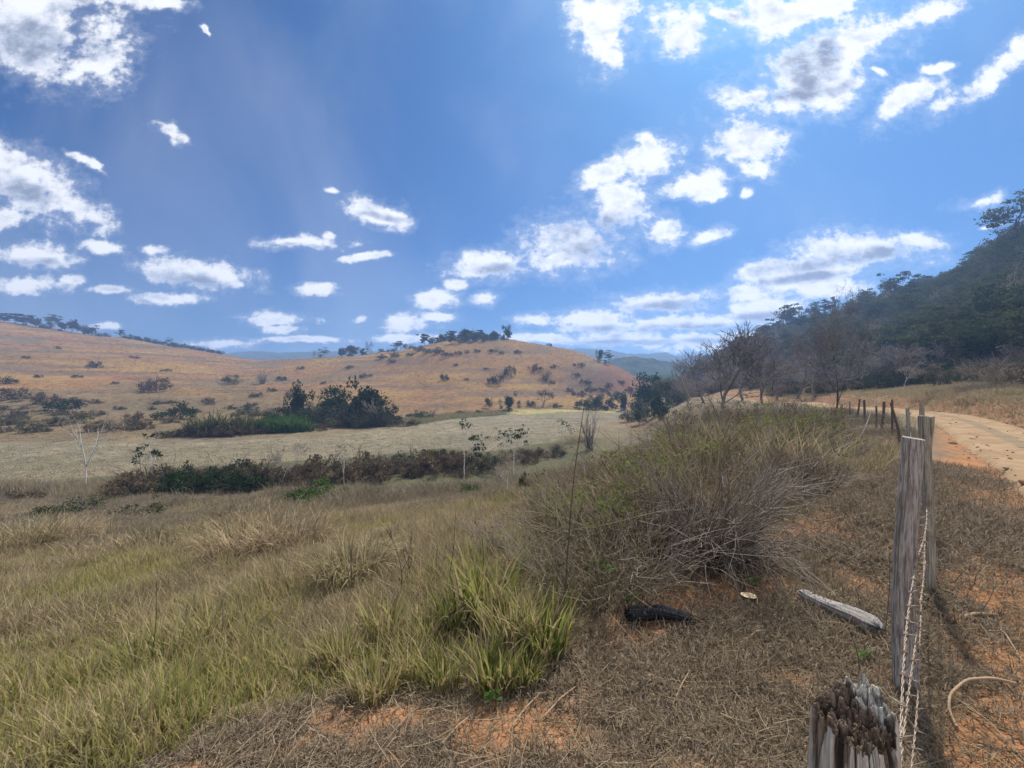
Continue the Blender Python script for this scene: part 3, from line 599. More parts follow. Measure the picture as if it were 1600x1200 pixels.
def stump_mesh(Hh, rx, ry):
    nt, nz, nc = 420, 200, 90; th = np.linspace(0, 2 * math.pi, nt, endpoint=False); ca, sa = np.cos(th), np.sin(th)
    def top_h(x, y):
        wx, wy = x + fbm(x / .03, y / .03, 2, 2) * .02, y + fbm(x / .03 + 9, y / .03, 4, 2) * .02
        h1, g1, d1 = fibres(wx, wy * .8, .016, 11); h2, g2, d2 = fibres(wx, wy, .009, 23)
        base = .055 * sst(y / ry, -.9, .3) + .03 * sst(x / rx, .3, .9) - .035 * sst(-(x - .02) / rx, .2, 1) * sst(y / ry, -1, .2) - .02 * np.exp(-((x / rx - .1) ** 2 + (y / ry) ** 2) / .12)
        return Hh - .075 + base + (h1 - .5) * .026 + (h2 - .5) * .020 + fbm(x / .006, y / .006, 37, 3) * .012 - .010 * sst(d1, .3, .8) - .010 * (1 - sst(g1, 0, .12)) - .006 * (1 - sst(g2, 0, .15)), g1, h1
    rim0 = top_h(ca * rx, sa * ry)[0]
    fz = np.linspace(0, 1, nz) ** .75; Z = fz[None] * rim0[:, None]; C, S = ca[:, None] + 0 * Z, sa[:, None] + 0 * Z
    f1 = fbm(C * 9 + 5, S * 9 + Z * .6, 11, 4); f2 = fbm(C * 3.2 + 9, S * 3.2 + Z * .5, 21, 3); f3 = fbm(C * 26, S * 26 + Z * 2, 31, 3)
    _, g1, h1 = top_h(C * rx * .93, S * ry * .93)
    up = sst(Z / Hh, .55, .97)
    rotz = np.clip(up * 1.25 + f1 * 1.6 + f2 * 2.2 - .50 - .5 * sst(C, .3, .9) + .25 * (h1 - .5), 0, 1)
    gap = (1 - sst(g1, .02, .16)) * (.25 + .75 * rotz) * (.3 + .7 * up)
    crack = np.clip(gap + sst(.05 - np.abs(f2 - .05), 0, .03) * sst(Z, .2, .5) * .9, 0, 1)
    rad = 1 - .10 * crack - .07 * sst(rotz, .35, .6) + .07 * f1 * up + .03 * f3
    rad = rad * (1 - .06 * sst(Z - rim0[:, None] + .03, 0, .03)) * (1 + .05 * np.cos(2 * th + 1))[:, None]
    X, Y = C * rx * rad, S * ry * rad
    mb = MB(); mb.add(np.stack([X, Y, Z], -1).reshape(-1, 3), grid_faces(nt, nz, True))
    fc = np.linspace(1, 0, nc)[None]; tx, ty = X[:, -1:] * fc, Y[:, -1:] * fc
    hh, gg, hi = top_h(tx / .93, ty / .93); wt = sst(1 - fc, 0, .05); tz = rim0[:, None] * (1 - wt) + hh * wt
    mb.add(np.stack([tx, ty, tz], -1).reshape(-1, 3), grid_faces(nt, nc, True))
    rot2 = np.clip(.95 - .85 * sst(tx / rx + .25 * ty / ry, .3, .7) + (hi - .5) * .5, 0, 1); cr2 = (1 - sst(gg, 0, .2)) * .8
    return mb.mesh('post_body', mat_stump(), True, {'rot': np.concatenate([rotz.ravel(), rot2.ravel()]), 'crack': np.concatenate([crack.ravel(), cr2.ravel()])})
def post_mesh(name, mat, Hh, rx, ry, sq, seed, bend=0.0, flare=0.0, fork=False, top_tilt=.0, nt=120, nz=160, rough=1.0):
    th = np.linspace(0, 2 * math.pi, nt, endpoint=False); Z = np.repeat((np.linspace(0, 1, nz) * Hh)[None], nt, 0)
    e = 2 / sq; C = np.sign(np.cos(th)) * np.abs(np.cos(th)) ** e; S = np.sign(np.sin(th)) * np.abs(np.sin(th)) ** e
    c2, s2 = np.cos(th)[:, None] + 0 * Z, np.sin(th)[:, None] + 0 * Z
    f1 = fbm(c2 * 8 + 5, s2 * 8 + Z * 1.5, seed, 4); f3 = fbm(c2 * 20, s2 * 20 + Z * 5, seed + 7, 3); lump = fbm(c2 * 1.2 + Z * 1.6, s2 * 1.2 + 7, seed + 13, 3)
    rad = 1 + rough * (.10 * f1 + .05 * f3) + .16 * lump * rough
    rad = rad * (1 + flare * sst(Z / Hh, .78, 1.0)) * (1 + .12 * (1 - Z / Hh))
    X = C[:, None] * rx * rad + bend * (Z / Hh) ** 2 * .3 + .02 * np.sin(Z * 3 + seed) * rough; Y = S[:, None] * ry * rad
    Zt = Z + (top_tilt * X / rx) * (Z / Hh) ** 8
    if fork: Zt = Zt - .16 * sst(-np.abs(X - .3 * rx) / rx, -.45, 0) * (Z / Hh) ** 12
    mb = MB(); mb.add(np.stack([X, Y, Zt], -1).reshape(-1, 3), grid_faces(nt, nz, True))
    fc = np.linspace(1, 0, 14)[None]; cx, cy, czz = X[:, -1].mean(), Y[:, -1].mean(), Zt[:, -1].mean()
    tx = cx + (X[:, -1:] - cx) * fc; ty = cy + (Y[:, -1:] - cy) * fc; tz = czz + (Zt[:, -1:] - czz) * fc + fbm(tx / .02, ty / .02, seed + 3, 3) * .012 * rough * (1 - fc)
    mb.add(np.stack([tx, ty, tz], -1).reshape(-1, 3), grid_faces(nt, 14, True))
    gro = np.concatenate([sst(-f1, .05, .3).ravel(), np.zeros(nt * 14)])
    return mb.mesh(name, mat, False, {'groove': gro})
M['post_grey'] = mat_post('grey_post_wood', (.15,.132,.118), (.46,.43,.39), (.20,.16,.13))
M['post_pale'] = mat_post('pale_barked_post', (.22,.19,.14), (.42,.39,.32), (.07,.055,.045), 50)
M['post_dark'] = mat_post('dark_post_wood', (.06,.046,.038), (.16,.125,.10), (.09,.06,.05), 50)
def ground_z(x, y): return float(H(x, y))
sx, sy = .815, 1.03
STUMP_TOP = EYE - (1062 - 600) / F * sy
thing('fence_post', 'rotten pale stump of a fence post with jagged brown top, nearest the viewer', 'fence post', (sx, sy, ground_z(sx, sy) - .15), [('post_body', stump_mesh(STUMP_TOP - ground_z(sx, sy) + .15 - .036, .081, .084))], rz=R(8), group='posts of the roadside fence')
tx_, ty_ = 2.082, 2.27
thing('fence_post', 'tall squared grey fence post with a flat sawn top beside the barbed wires', 'fence post', (tx_, ty_, ground_z(tx_, ty_) - .1), [('post_body', post_mesh('post_body', M['post_grey'], EYE - (683 - 600) / F * ty_ - ground_z(tx_, ty_) + .1, .044, .040, 4.0, 3, .03, top_tilt=-.006, rough=.75))], rz=R(-38), group='posts of the roadside fence', tilt=(0, R(.3)))
px3, Z3 = 1448, 3.3; x3 = (px3 - 800) / F * Z3
thing('fence_post', 'pale barked fence post with a flared dark top just behind the tall squared post', 'fence post', (x3, Z3, ground_z(x3, Z3) - .1), [('post_body', post_mesh('post_body', M['post_pale'], EYE - (650 - 600) / F * Z3 - ground_z(x3, Z3) + .1, .029, .029, 2.2, 13, .06, flare=.55, fork=True))], rz=R(-20), group='posts of the roadside fence')
small = [(1443, 4.6, 632, 'thin fence post peeping out left of the flared dark post', .036, .0), (1421, 9.0, 634, 'pale splintered fence post, first of the distant row beyond the tall post', .06, .04), (1407, 12.0, 632, 'slender curved brown post next to the pale splintered one', .05, .10),
         (1394, 14.0, 622, 'tall dark straight post in front of the road, next to the slender curved one', .06, -.02), (1378, 16.5, 626, 'dark post, wider of the close pair in the middle of the distant row', .07, .03), (1369, 18.0, 633, 'short dark post, lower of the close pair in the distant row', .055, .0),
         (1352, 20.5, 624, 'grey post with a pale dead branch leaning on it in the distant row', .08, .05), (1339, 23.0, 622, 'leaning dark post, tallest near the far end of the row', .07, -.06), (1328, 25.5, 626, 'thin dark post just before the last of the distant row', .055, -.05), (1317, 28.5, 631, 'last small dark post at the far end of the fence', .055, -.03)]
FENCE = [(.93, sy), (2.065, 2.19), (3.135, 3.24)]
for i, (px, Z, top, lab, rx, lean) in enumerate(small):
    x, y, z = atZ(px, Z); FENCE.append((x - .03, y - .05))
    hh = max(.75, EYE - (top - 600) / F * Z - z)
    thing('fence_post', lab, 'fence post', (x, y, z - .1), [('post_body', post_mesh('post_body', M['post_pale'] if i in (0, 1) else M['post_dark'], hh + .06, rx * .6, rx * .5, 2.4, 20 + i, lean * 2, fork=i in (1,), nt=22, nz=24, top_tilt=.03 * (i % 3 - 1)))], rz=i * 1.3, group='posts of the roadside fence', tilt=(0, lean))
def mat_wire():
    m, t, out = mat_new('rusty_wire'); n = t.noise(t.new('ShaderNodeTexCoord').outputs['Object'], 60, 4, .6)
    p = t.new('ShaderNodeBsdfPrincipled'); p.inputs['Roughness'].default_value = .6; p.inputs['Metallic'].default_value = .25; t.put(p.inputs['Base Color'], t.mix(t.sstep(n, .35, .65), (.34,.285,.22), (.20,.135,.09))); t.put(out.inputs[0], p.outputs[0]); return m
M['wire'] = mat_wire()
def barb_mesh(rng):
    mb = MB(); th = np.linspace(0, 4.5 * math.pi, 22)
    tube(mb, np.stack([np.linspace(-.009, .009, 22), .0075 * np.cos(th), .0075 * np.sin(th)], 1), .0021, 4)
    for s in (-1, 1):
        a = rng.uniform(0, 6.28)
        tube(mb, [(s * .008, .006 * math.cos(a), .006 * math.sin(a)), (s * .012, .016 * math.cos(a), .016 * math.sin(a)), (s * .016, .030 * math.cos(a), .030 * math.sin(a))], [.0021, .0019, .0006], 4)
    return mb.mesh('barb', M['wire'])
rng = RS(5); BARBS = [barb_mesh(rng) for _ in range(4)]
for wi, (hgt, lab) in enumerate([(.71, 'topmost twisted barbed wire running along the fence posts'), (.48, 'middle barbed wire of the fence, between the upper and lower strands'), (.27, 'lowest barbed wire of the fence, close to the ground')]):
    P = []
    for k, (x, y) in enumerate([(-.10, -.02)] + FENCE[:9]): P.append((x, y, ground_z(x, y) + (hgt if k != 0 else hgt + .02) * (1 if k < 3 else .95)))
    P = np.array(P); Q = []
    for a, b in zip(P[:-1], P[1:]):
        L = np.linalg.norm(b - a); n = max(4, int(L / .0075)) if a[1] < 3.2 else max(4, int(L / .05)); tt = np.linspace(0, 1, n, endpoint=False)[:, None]
        s = a + (b - a) * tt; s[:, 2] -= .05 * L * .25 * (4 * tt * (1 - tt))[:, 0] * (.5 + .5 * wi); Q.append(s)
    Q = np.concatenate(Q + [P[-1:]]); d = np.concatenate([[0], np.cumsum(np.linalg.norm(np.diff(Q, axis=0), axis=1))])
    tg = np.gradient(Q, axis=0); tg /= np.linalg.norm(tg, axis=1)[:, None]; a = np.cross(tg, [0, 0, 1.0]); a /= np.linalg.norm(a, axis=1)[:, None]; b = np.cross(tg, a)
    Q = Q + a * (.012 * np.sin(d * 2.1 + wi))[:, None]
    e = bpy.data.objects.new('barbed_wire', None); COL.objects.link(e); e.location = tuple(P[0]); tag(e, lab, 'barbed wire', 'barbed wires of the roadside fence')
    mb = MB()
    for ph in (0, math.pi):
        an = d * (2 * math.pi / .10) + ph
        tube(mb, Q - P[0] + (a * np.cos(an)[:, None] + b * np.sin(an)[:, None]) * .0021, .0018, 5, .5)
    link('strand', mb.mesh('strand', M['wire'], True), e)
    dd = .5 + wi * .05; k = 0
    while dd < d[-1] and Q[np.searchsorted(d, dd)][1] < 3.6:
        j = int(np.searchsorted(d, dd)); o = link('barb', BARBS[k % 4], e, tuple(Q[j] - P[0])); t_ = tg[j]
        o.rotation_euler = (k * 1.7, -math.asin(t_[2]), math.atan2(t_[1], t_[0])); dd += .15 + .02 * math.sin(k); k += 1

# ------------------------------------------------------------------ plant prototypes (unit height 1, scaled where they stand)
def leafy_parts(seed, leaf, bark, trunk_h=.3, crown=(.36, .36, .30), nclump=26, per=60, size=.028, flat=False, spread=(.4,.9), lean=0, layers=None):
    rng = RS(seed); mb = MB(); tips = []
    branches(mb, rng, (0, 0, -.02), (lean, 0, 1), trunk_h, .022, 3, (3, 4), spread, tips, 4, .10, .04 if flat else .10, (.55, .8))
    tips = np.array(tips); top = tips[:, 2].max(); 
    lb = MB()
    C = tips if len(tips) <= nclump else tips[rng.choice(len(tips), nclump, False)]
    extra = rng.normal(size=(nclump // 2, 3)) * np.array(crown) * .55 + np.array([C[:, 0].mean(), C[:, 1].mean(), C[:, 2].mean()])
    C = np.concatenate([C, extra]); s = 1.0 / max(.2, C[:, 2].max() + crown[2] * .25)
    rr = rng.uniform(.22, .48, (len(C), 1)) * np.array(crown)[None]
    if flat: rr[:, 2] *= .4
    leaves(lb, rng, C, rr, per, size, .8 if flat else .35)
    return [('trunk', mb.mesh('trunk', M[bark], xf=lambda V: V * s)), ('crown', lb.mesh('crown', M[leaf], xf=lambda V: V * s))]
def bare_parts(seed, bark, lv=4, nch=(2, 4), trunk_h=.32, rad=.022, ang=(.35, .85), up=.08, tw='twig_dark', lean=0., jit=.13, sh=(.6, .85)):
    rng = RS(seed); tb = MB(); tips = []
    branches(tb, rng, (0, 0, -.02), (lean, 0, 1), trunk_h, rad, lv - 2, (3, 4), ang, tips, 5, jit, up, sh)
    cb = MB()
    for p in tips:
        for _ in range(3):
            d = rng.normal(size=3) * .6 + np.array([0, 0, .7]) + p * np.array([1, 1, 0]) * .8
            branches(cb, rng, p, d, trunk_h * .45, rad * .22, 2, nch, ang, None, 3, jit, up, (.5, .8), sides=3)
    zt = max(v[:, 2].max() for v in cb.v); f = lambda V: V / zt
    return [('trunk', tb.mesh('trunk', M[bark], xf=f)), ('crown', cb.mesh('crown', M[tw], xf=f))]
def bush_parts(seed, leaf, nclump=14, per=70, size=.05, wide=.75, twigs=True, tallness=1.0):
    rng = RS(seed); lb = MB(); a = rng.uniform(0, 6.28, nclump); r = wide * np.sqrt(rng.rand(nclump)); C = np.stack([np.cos(a) * r, np.sin(a) * r, .12 + rng.rand(nclump) ** .8 * (.72 - .45 * (r / wide) ** 2)], 1)
    rr = np.stack([rng.uniform(.16, .34, nclump), rng.uniform(.16, .34, nclump), rng.uniform(.14, .26, nclump)], 1)
    leaves(lb, rng, C, rr, per, size, .3)
    sb = MB(); arcs(sb, rng, 26, (.5, 1.05), .012, .25, .45, .35, 4, 3, fork=.3)
    return [('foliage', lb.mesh('foliage', M[leaf])), ('stem', sb.mesh('stem', M['twig_dark']))]
def twig_parts(seed, n=110, L=(.5, 1.1), rad=.012, spread=.3, lean=.5, droop=.7, m='twig', fork=.35, leafn=0, leaf='leaf_dry'):
    rng = RS(seed); sb = MB(); arcs(sb, rng, n, L, rad, spread, lean, droop, 5, 3, jit=.12, fork=fork)
    r = [('stem', sb.mesh('stem', M[m]))]
    if leafn:
        lb = MB(); a = rng.uniform(0, 6.28, leafn); q_ = .6 * np.sqrt(rng.rand(leafn)); leaves(lb, rng, np.stack([np.cos(a) * q_, np.sin(a) * q_, rng.uniform(.2, .9, leafn)], 1), (.12, .12, .1), 10, .03); r.append(('foliage', lb.mesh('foliage', M[leaf])))
    return r
def sapling_parts(seed, bark='bark_white', lv=3, tuft=True, fork=False, leaf='leaf_dark'):
    rng = RS(seed); tb = MB(); tips = []
    if fork:
        branches(tb, rng, (0, 0, -.02), (.05, 0, 1), .34, .020, 0, segs=3, jit=.03, tips=tips, up=.0); b = tips.pop()
        for s in (-1, 1): branches(tb, rng, b * .97, (s * .33 + .1, rng.normal(0, .1), 1), .36, .014, 2, (2, 3), (.3, .8), tips, 4, .10, .10)
    else:
        branches(tb, rng, (0, 0, -.02), (rng.normal(0, .1), 0, 1), .5, .0115, lv, (3, 5), (.5, 1.0), tips, 5, .09, .05, (.4, .65), .55)
    tips = np.array(tips); zt = tips[:, 2].max(); lb = MB(); f = lambda V: V / zt
    if tuft: leaves(lb, rng, tips, (.05, .05, .025), 6, .017, .9, .8)
    else:
        for p in tips: arcs(lb, rng, 6, (.06, .16), .0035, .005, .8, .3, 3, 3, base=p)
    return [('trunk', tb.mesh('trunk', M[bark], True, xf=f)), ('crown', lb.mesh('crown', M[leaf] if tuft else M['twig'], xf=f))]
def clump_parts(seed, n, h, wd, spread, lean, curve, m='grass_green', dry=0, extra=None):
    rng = RS(seed); mb = MB(); blades(mb, rng, n, h, wd, spread, lean, curve, 4); r = [('blades', mb.mesh('blades', M[m]))]
    if dry:
        db = MB(); blades(db, rng, dry, (h[0] * .6, h[1] * 1.1), wd * .7, spread * 1.15, lean * 1.6, curve * 1.4, 4); r.append(('dry_stalks', db.mesh('dry_stalks', M['grass_dry'])))
    return r
WOOD = [leafy_parts(100 + k, 'leaf_wood', 'bark_dark', .34, (.34, .34, .24), 22, 40, .026, flat=(k % 3 != 2), spread=(.5, 1.1)) for k in range(6)]
RIDGE = [leafy_parts(130 + k, 'leaf_ridge', 'bark_dark', .28, (.36, .36, .28), 22, 45, .036, flat=(k % 2 == 0)) for k in range(5)]
GREEN = [leafy_parts(150 + k, 'leaf_dark', 'bark_dark', .22, (.40, .40, .36), 30, 70, .030) for k in range(3)]
OLIVE = [leafy_parts(160 + k, 'leaf_olive', 'bark', .25, (.38, .38, .32), 26, 60, .028) for k in range(2)]
UMB = [leafy_parts(171 + k, 'leaf_wood', 'bark_dark', .40, (.42, .42, .12), 26, 60, .022, flat=True, spread=(.6, 1.15), lean=-.25) for k in range(2)]
BARE = [bare_parts(200 + k, 'bark' if k % 2 else 'bark_dark', 4, tw='twig' if k in (1, 3) else 'twig_dark') for k in range(5)]
BUSHD = [bush_parts(300 + k, 'leaf_ridge', 14, 60, .050) for k in range(4)]
BUSHG = [bush_parts(310 + k, 'leaf_green', 14, 70, .050) for k in range(3)]
BUSHK = [bush_parts(315 + k, 'leaf_dark', 16, 70, .050) for k in range(3)]
BUSHB = [bush_parts(320 + k, 'leaf_dry', 14, 60, .055) for k in range(4)]
BUSHO = [bush_parts(330 + k, 'leaf_olive', 14, 60, .05) for k in range(2)]
TWIG = [twig_parts(340 + k, 150, m='weed', leafn=14, droop=.5) for k in range(4)]
def put(name, lab, cat, parts, px, py=None, Z=None, hpx=None, hm=None, rz=None, group=None, wide=1.0, sink=.03, tilt=(0, 0)):
    """stand a plant where its foot shows at photo column px / row py (or at depth Z), hpx photo pixels tall"""
    P = gp(px, py) if Z is None else atZ(px, Z)
    h = hm if hm else hpx / F * P[1]
    P = P - np.array([0, 0, sink * h])
    return thing(name, lab, cat, P, parts, rz if rz is not None else (px * 1.37) % 6.28, (h * wide, h * wide, h), group, tilt)
# ------------------------------------------------------------------ pale young trees along the ditch
M['twig_grey'] = mat_leaf('grey_twigs', [(.12,.108,.10), (.22,.195,.185), (.33,.295,.28)], .1)
GS = 'pale saplings along the ditch'
put('sapling', 'white forked bare tree standing alone at the left edge of the field', 'tree', sapling_parts(401, tuft=False, fork=True), 133, 760, hpx=112, rz=0, group=GS)
put('sapling', 'thin pale sapling rising from brown brush to the right of the white forked tree', 'tree', sapling_parts(402), 247, 752, hpx=76, group=GS)
put('sapling', 'thin bare sapling with a flat twiggy top above the dark green thicket', 'tree', sapling_parts(403, tuft=False), 437, 765, hpx=70, group=GS)
put('sapling', 'small crooked dead sapling before the brown brush, above the bright green bush', 'tree', sapling_parts(404, tuft=False, fork=True), 538, 758, hpx=60, rz=2, group=GS)
put('sapling', 'white stemmed sapling with dark round leaf tufts, widest crowned of those on the ditch', 'tree', sapling_parts(405, lv=3), 725, 748, hpx=93, group=GS)
put('sapling', 'slim white sapling with few leaf tufts, right of the widest crowned white sapling', 'tree', sapling_parts(406), 803, 742, hpx=78, group=GS)
put('sapling', 'leaning grey stick of a sapling just left of the slim white one', 'tree', sapling_parts(407, tuft=False), 792, 775, hpx=60, group=GS)
put('sapling', 'small leafy sapling low on the field edge behind the tall bent stalk', 'tree', sapling_parts(408), 877, 690, hpx=36, group=GS)
put('dead_shrub', 'upright sheaf of grey dead stems at the field edge, right of the tall bent stalk', 'shrub', twig_parts(409, 34, (.6, 1.1), .010, .1, .14, .15, 'twig_grey'), 921, 704, hpx=58, wide=.8)
# ------------------------------------------------------------------ clump of trees beyond the field
GT = 'trees in the clump beyond the field'
put('leafy_tree', 'dark dense round topped tree at the left end of the clump beyond the field', 'tree', GREEN[0], 470, Z=84, hpx=66, group=GT, wide=.62)
put('leafy_tree', 'yellowish low tree between the dark round tree and the large green one', 'tree', OLIVE[0], 508, Z=86, hpx=55, group=GT, wide=.95)
put('leafy_tree', 'large spreading green tree at the right end of the clump beyond the field', 'tree', GREEN[1], 574, Z=84, hpx=76, group=GT, wide=.9)
put('leafy_tree', 'dark tree in the middle of the clump, hidden to the waist by bushes', 'tree', GREEN[2], 532, Z=87, hpx=58, group=GT, wide=.9)
put('leafy_tree', 'grey half bare tree in front of the large spreading green tree', 'tree', BARE[1], 586, Z=80, hpx=52, group=GT)
for (px, Z, hp, lab, pr) in [(432, 80, 34, 'dark bush at the left foot of the tree clump', BUSHK[0]), (455, 78, 26, 'low dark bush under the dark round topped tree', BUSHK[1]), (500, 80, 30, 'grey green bush under the yellowish low tree', BUSHD[0]), (548, 80, 30, 'bushy dark shrub at the foot of the large spreading tree', BUSHK[2]), (598, 82, 26, 'rightmost bush under the tree clump', BUSHD[1]), (522, 78, 22, 'small brown bush in front of the tree clump', BUSHB[0])]:
    put('bush', lab, 'bush', pr, px, Z=Z, hpx=hp, group='bushes at the foot of the tree clump', wide=.85)
for i, (px, Z, hp, wd) in enumerate([(446, 80, 30, 1.1), (486, 82, 40, .9), (495, 79, 28, 1.1), (515, 81, 38, 1.0), (538, 79, 34, 1.1), (552, 82, 46, .9), (566, 79, 32, 1.1), (580, 81, 42, .9), (595, 79, 30, 1.1), (608, 83, 24, 1.1), (526, 84, 46, .9), (602, 84, 40, .8)]):
    put('bush', 'leafy bush filling the low thicket of the tree clump beyond the field', 'bush', (BUSHK + BUSHO + BUSHD)[i % 9], px, Z=Z, hpx=hp, wide=wd, group='leafy bushes filling the tree clump')
cane = [clump_parts(420 + k, 120, (.6, 1.1), .06, .5, .25, .9, 'leaf_green' if k < 2 else 'leaf_olive') for k in range(4)]
for i, (px, Z, hp) in enumerate([(312, 66, 38), (330, 66, 42), (349, 67, 46), (368, 67, 44), (386, 68, 38)]):
    put('cane_plant', ['leftmost of the dark arching cane plants left of the bright green row', 'second cane plant from the left in the dark arching row', 'middle cane plant, the tallest of the dark arching row', 'cane plant right of the tallest in the dark arching row', 'last dark arching cane plant, touching the bright green row'][i], 'cane plant', cane[2 + i % 2], px, Z=Z, hpx=hp, group='dark cane plants beside the field')
for i, (px, Z, hp) in enumerate([(414, 70, 33), (429, 70, 36), (444, 71, 36), (459, 71, 35), (473, 72, 30)]):
    put('cane_plant', 'bright green leafy cane plant in the short row before the tree clump', 'cane plant', cane[i % 2], px, Z=Z, hpx=hp, group='bright green cane plants before the tree clump')
for i, px in enumerate([320, 345, 365, 392, 410, 500, 560, 600, 628, 648]):
    put('bush', 'low brown bush in the strip of dead growth along the far field edge', 'bush', BUSHB[i % 4], px, Z=(64, 64, 65, 66, 68, 73, 78, 80, 82, 83)[i], hpx=(18, 18, 20, 16, 15, 14, 14, 15, 15, 12)[i], group='low brown bushes along the far field edge', wide=1.2)
# trees at the foot of the central hill
put('leafy_tree', 'small dark leaning tree at the right end of the green crop strip', 'tree', GREEN[1], 797, Z=120, hpx=30, wide=.8)
put('fan_tree', 'bare tan tree with a fan of limbs at the foot of the central hill', 'tree', bare_parts(451, 'bark_tan', 4, (2, 3), .22, .04, (.5, 1.0), .02, 'twig_dark'), 848, Z=128, hpx=32, wide=1.15)
for (px, Z, hp, lab, pr, wd) in [(650, 100, 15, 'dark bush at the hill foot right of the tree clump', BUSHK[0], 1.2), (664, 98, 14, 'small leafy bush in front of the dark bush at the hill foot', BUSHG[0], .9), (674, 100, 14, 'tiny bare shrub beside the crop strip', TWIG[0], .6), (720, 112, 6, 'low dark clump on the bank above the crop strip', BUSHB[1], 1.8), (748, 113, 8, 'round green bush on the bank above the crop strip', BUSHG[1], 1.0), (762, 122, 16, 'thin small tree above the crop strip', OLIVE[1], .6), (830, 128, 12, 'grey bush behind the bare tan fan tree', BUSHD[2], 1.0), (868, 130, 8, 'low bush right of the bare tan fan tree', BUSHD[3], 1.6)]:
    put('bush', lab, 'bush', pr, px, Z=Z, hpx=hp, wide=wd)
for (px, Z, hp, lab, pr, wd) in [(918, 128, 24, 'dark bush under the red cut at the end of the central hill', BUSHK[1], 1.1), (945, 130, 26, 'larger dark bush under the red cut at the end of the central hill', BUSHK[2], 1.0), (975, 128, 30, 'rounded dark tree at the valley mouth left of the leafy trees', GREEN[0], .8), (1000, 110, 34, 'leafy green tree at the end of the field', GREEN[1], .9), (1018, 118, 58, 'blue green tree behind the leafy green one at the end of the field', GREEN[2], .9), (1000, 80, 40, 'nearest green tree at the right end of the field', OLIVE[0], .9), (1022, 84, 46, 'dark tree beside the nearest green one at the right end of the field', GREEN[0], .9), (1042, 100, 46, 'olive tree among grey twigs where the valley narrows', OLIVE[1], .9), (1035, 72, 30, 'low dark green tree right of the field end', GREEN[1], 1.1), (985, 88, 22, 'small pale bush at the right tip of the field', BUSHO[0], 1.0)]:
    put('leafy_tree', lab, 'tree', pr, px, Z=Z, hpx=hp, wide=wd, group='trees at the end of the field')
# ------------------------------------------------------------------ ridge trees
GR = 'trees along the left ridge'
left_ridge = [(14, 'wide flat topped'), (40, 'broad flat crowned'), (52, 'dark spreading')]
for (px, hp, lab, pr, wd) in [(6, 14, 'leftmost dark tree on the ridge at the photo edge', RIDGE[0], 1.3), (24, 17, 'wide flat topped tree near the left end of the ridge', RIDGE[2], 1.6), (40, 18, 'broad dark tree on the left ridge beside the wide flat topped one', RIDGE[4], 1.3), (56, 15, 'low dark tree on the left ridge left of the layered tree', RIDGE[1], 1.2), (79, 23, 'tall layered tree on the left ridge', UMB[0], .8), (74, 12, 'low bush under the layered tree on the left ridge', BUSHD[0], .9), (97, 12, 'small tree left of the rounded pair on the left ridge', RIDGE[3], .9), (112, 20, 'rounded dark tree standing clear on the left ridge', RIDGE[1], .9), (131, 13, 'short dark tree, left one of the lower ridge pair', RIDGE[0], 1.0), (144, 18, 'taller dark tree of the lower ridge pair', RIDGE[4], .95), (158, 9, 'low bush trailing right of the lower ridge pair', BUSHD[1], 1.4), (188, 12, 'small round tree alone lower down the left ridge', RIDGE[2], .8)]:
    put('ridge_tree', lab, 'tree', pr, px, Z=322, hpx=hp * 1.15, wide=wd, group=GR, sink=.12)
put('ridge_tree', 'tiny umbrella tree on a thin trunk on the low part of the left ridge', 'tree', UMB[1], 263, Z=325, hpx=14, wide=.7, group=GR)
for i, px in enumerate([202, 212, 220, 229, 238, 247, 256, 271, 281, 292, 303, 313, 324, 335, 344]):
    put('ridge_bush', 'small dark bush in the row trailing down the left ridge', 'bush', BUSHD[i % 4], px, Z=322 - i * .3, hpx=(9, 8, 10, 8, 9, 7, 8, 9, 10, 8, 9, 8, 9, 8, 7)[i], wide=1.3, group='bushes trailing down the left ridge')
GC = 'trees along the central ridge'
for (px, Z, hp, lab, pr, wd) in [(490, 300, 15, 'thin half bare tree at the low left of the central ridge', BARE[3], 1.0), (508, 300, 18, 'small open crowned tree at the low left of the central ridge', UMB[1], .9), (535, 285, 17, 'dark bushy tree left of the feathery bare ridge tree', RIDGE[1], 1.0), (547, 283, 19, 'broad dark tree left of the feathery bare ridge tree', RIDGE[3], 1.1), (566, 280, 14, 'low dark tree just before the feathery bare ridge tree', RIDGE[0], 1.2), (582, 278, 26, 'feathery bare tree standing above the central ridge', BARE[2], .95), (600, 275, 12, 'low bush right of the feathery bare ridge tree', BUSHD[2], 1.2), (626, 265, 19, 'flat topped tree on the central ridge', UMB[0], 1.0), (616, 268, 10, 'dark bush left of the flat topped ridge tree', BUSHD[3], 1.5), (640, 262, 12, 'dark bush right of the flat topped ridge tree', BUSHD[0], 1.4), (663, 255, 22, 'dark tree where the ridge thicket begins', RIDGE[2], .9)]:
    put('ridge_tree', lab, 'tree', pr, px, Z=Z, hpx=hp, wide=wd, group=GC, sink=.1)
for i, px in enumerate([672, 681, 690, 699, 708, 717, 726, 735, 744, 753, 762, 771, 780, 705, 722, 740, 758, 774]):
    put('thicket_tree', 'dark low tree packed in the thicket on the crest of the central hill', 'tree', (RIDGE + BUSHD)[(i * 5) % 9], px, Z=(246 - i * 1.2) if i < 13 else 222, hpx=(13, 14, 15, 15, 17, 18, 18, 18, 18, 17, 16, 15, 12, 13, 14, 14, 13, 11)[i], wide=1.25, group='thicket trees on the crest', sink=.1)
put('ridge_tree', 'tall narrow dark tree alone at the very top of the central hill', 'tree', GREEN[2], 792, Z=224, hpx=24, wide=.62, group=GC)
put('ridge_tree', 'tall slim tree with a small crown on the right slope of the central hill', 'tree', UMB[1], 952, Z=205, hpx=26, wide=.6, group=GC)
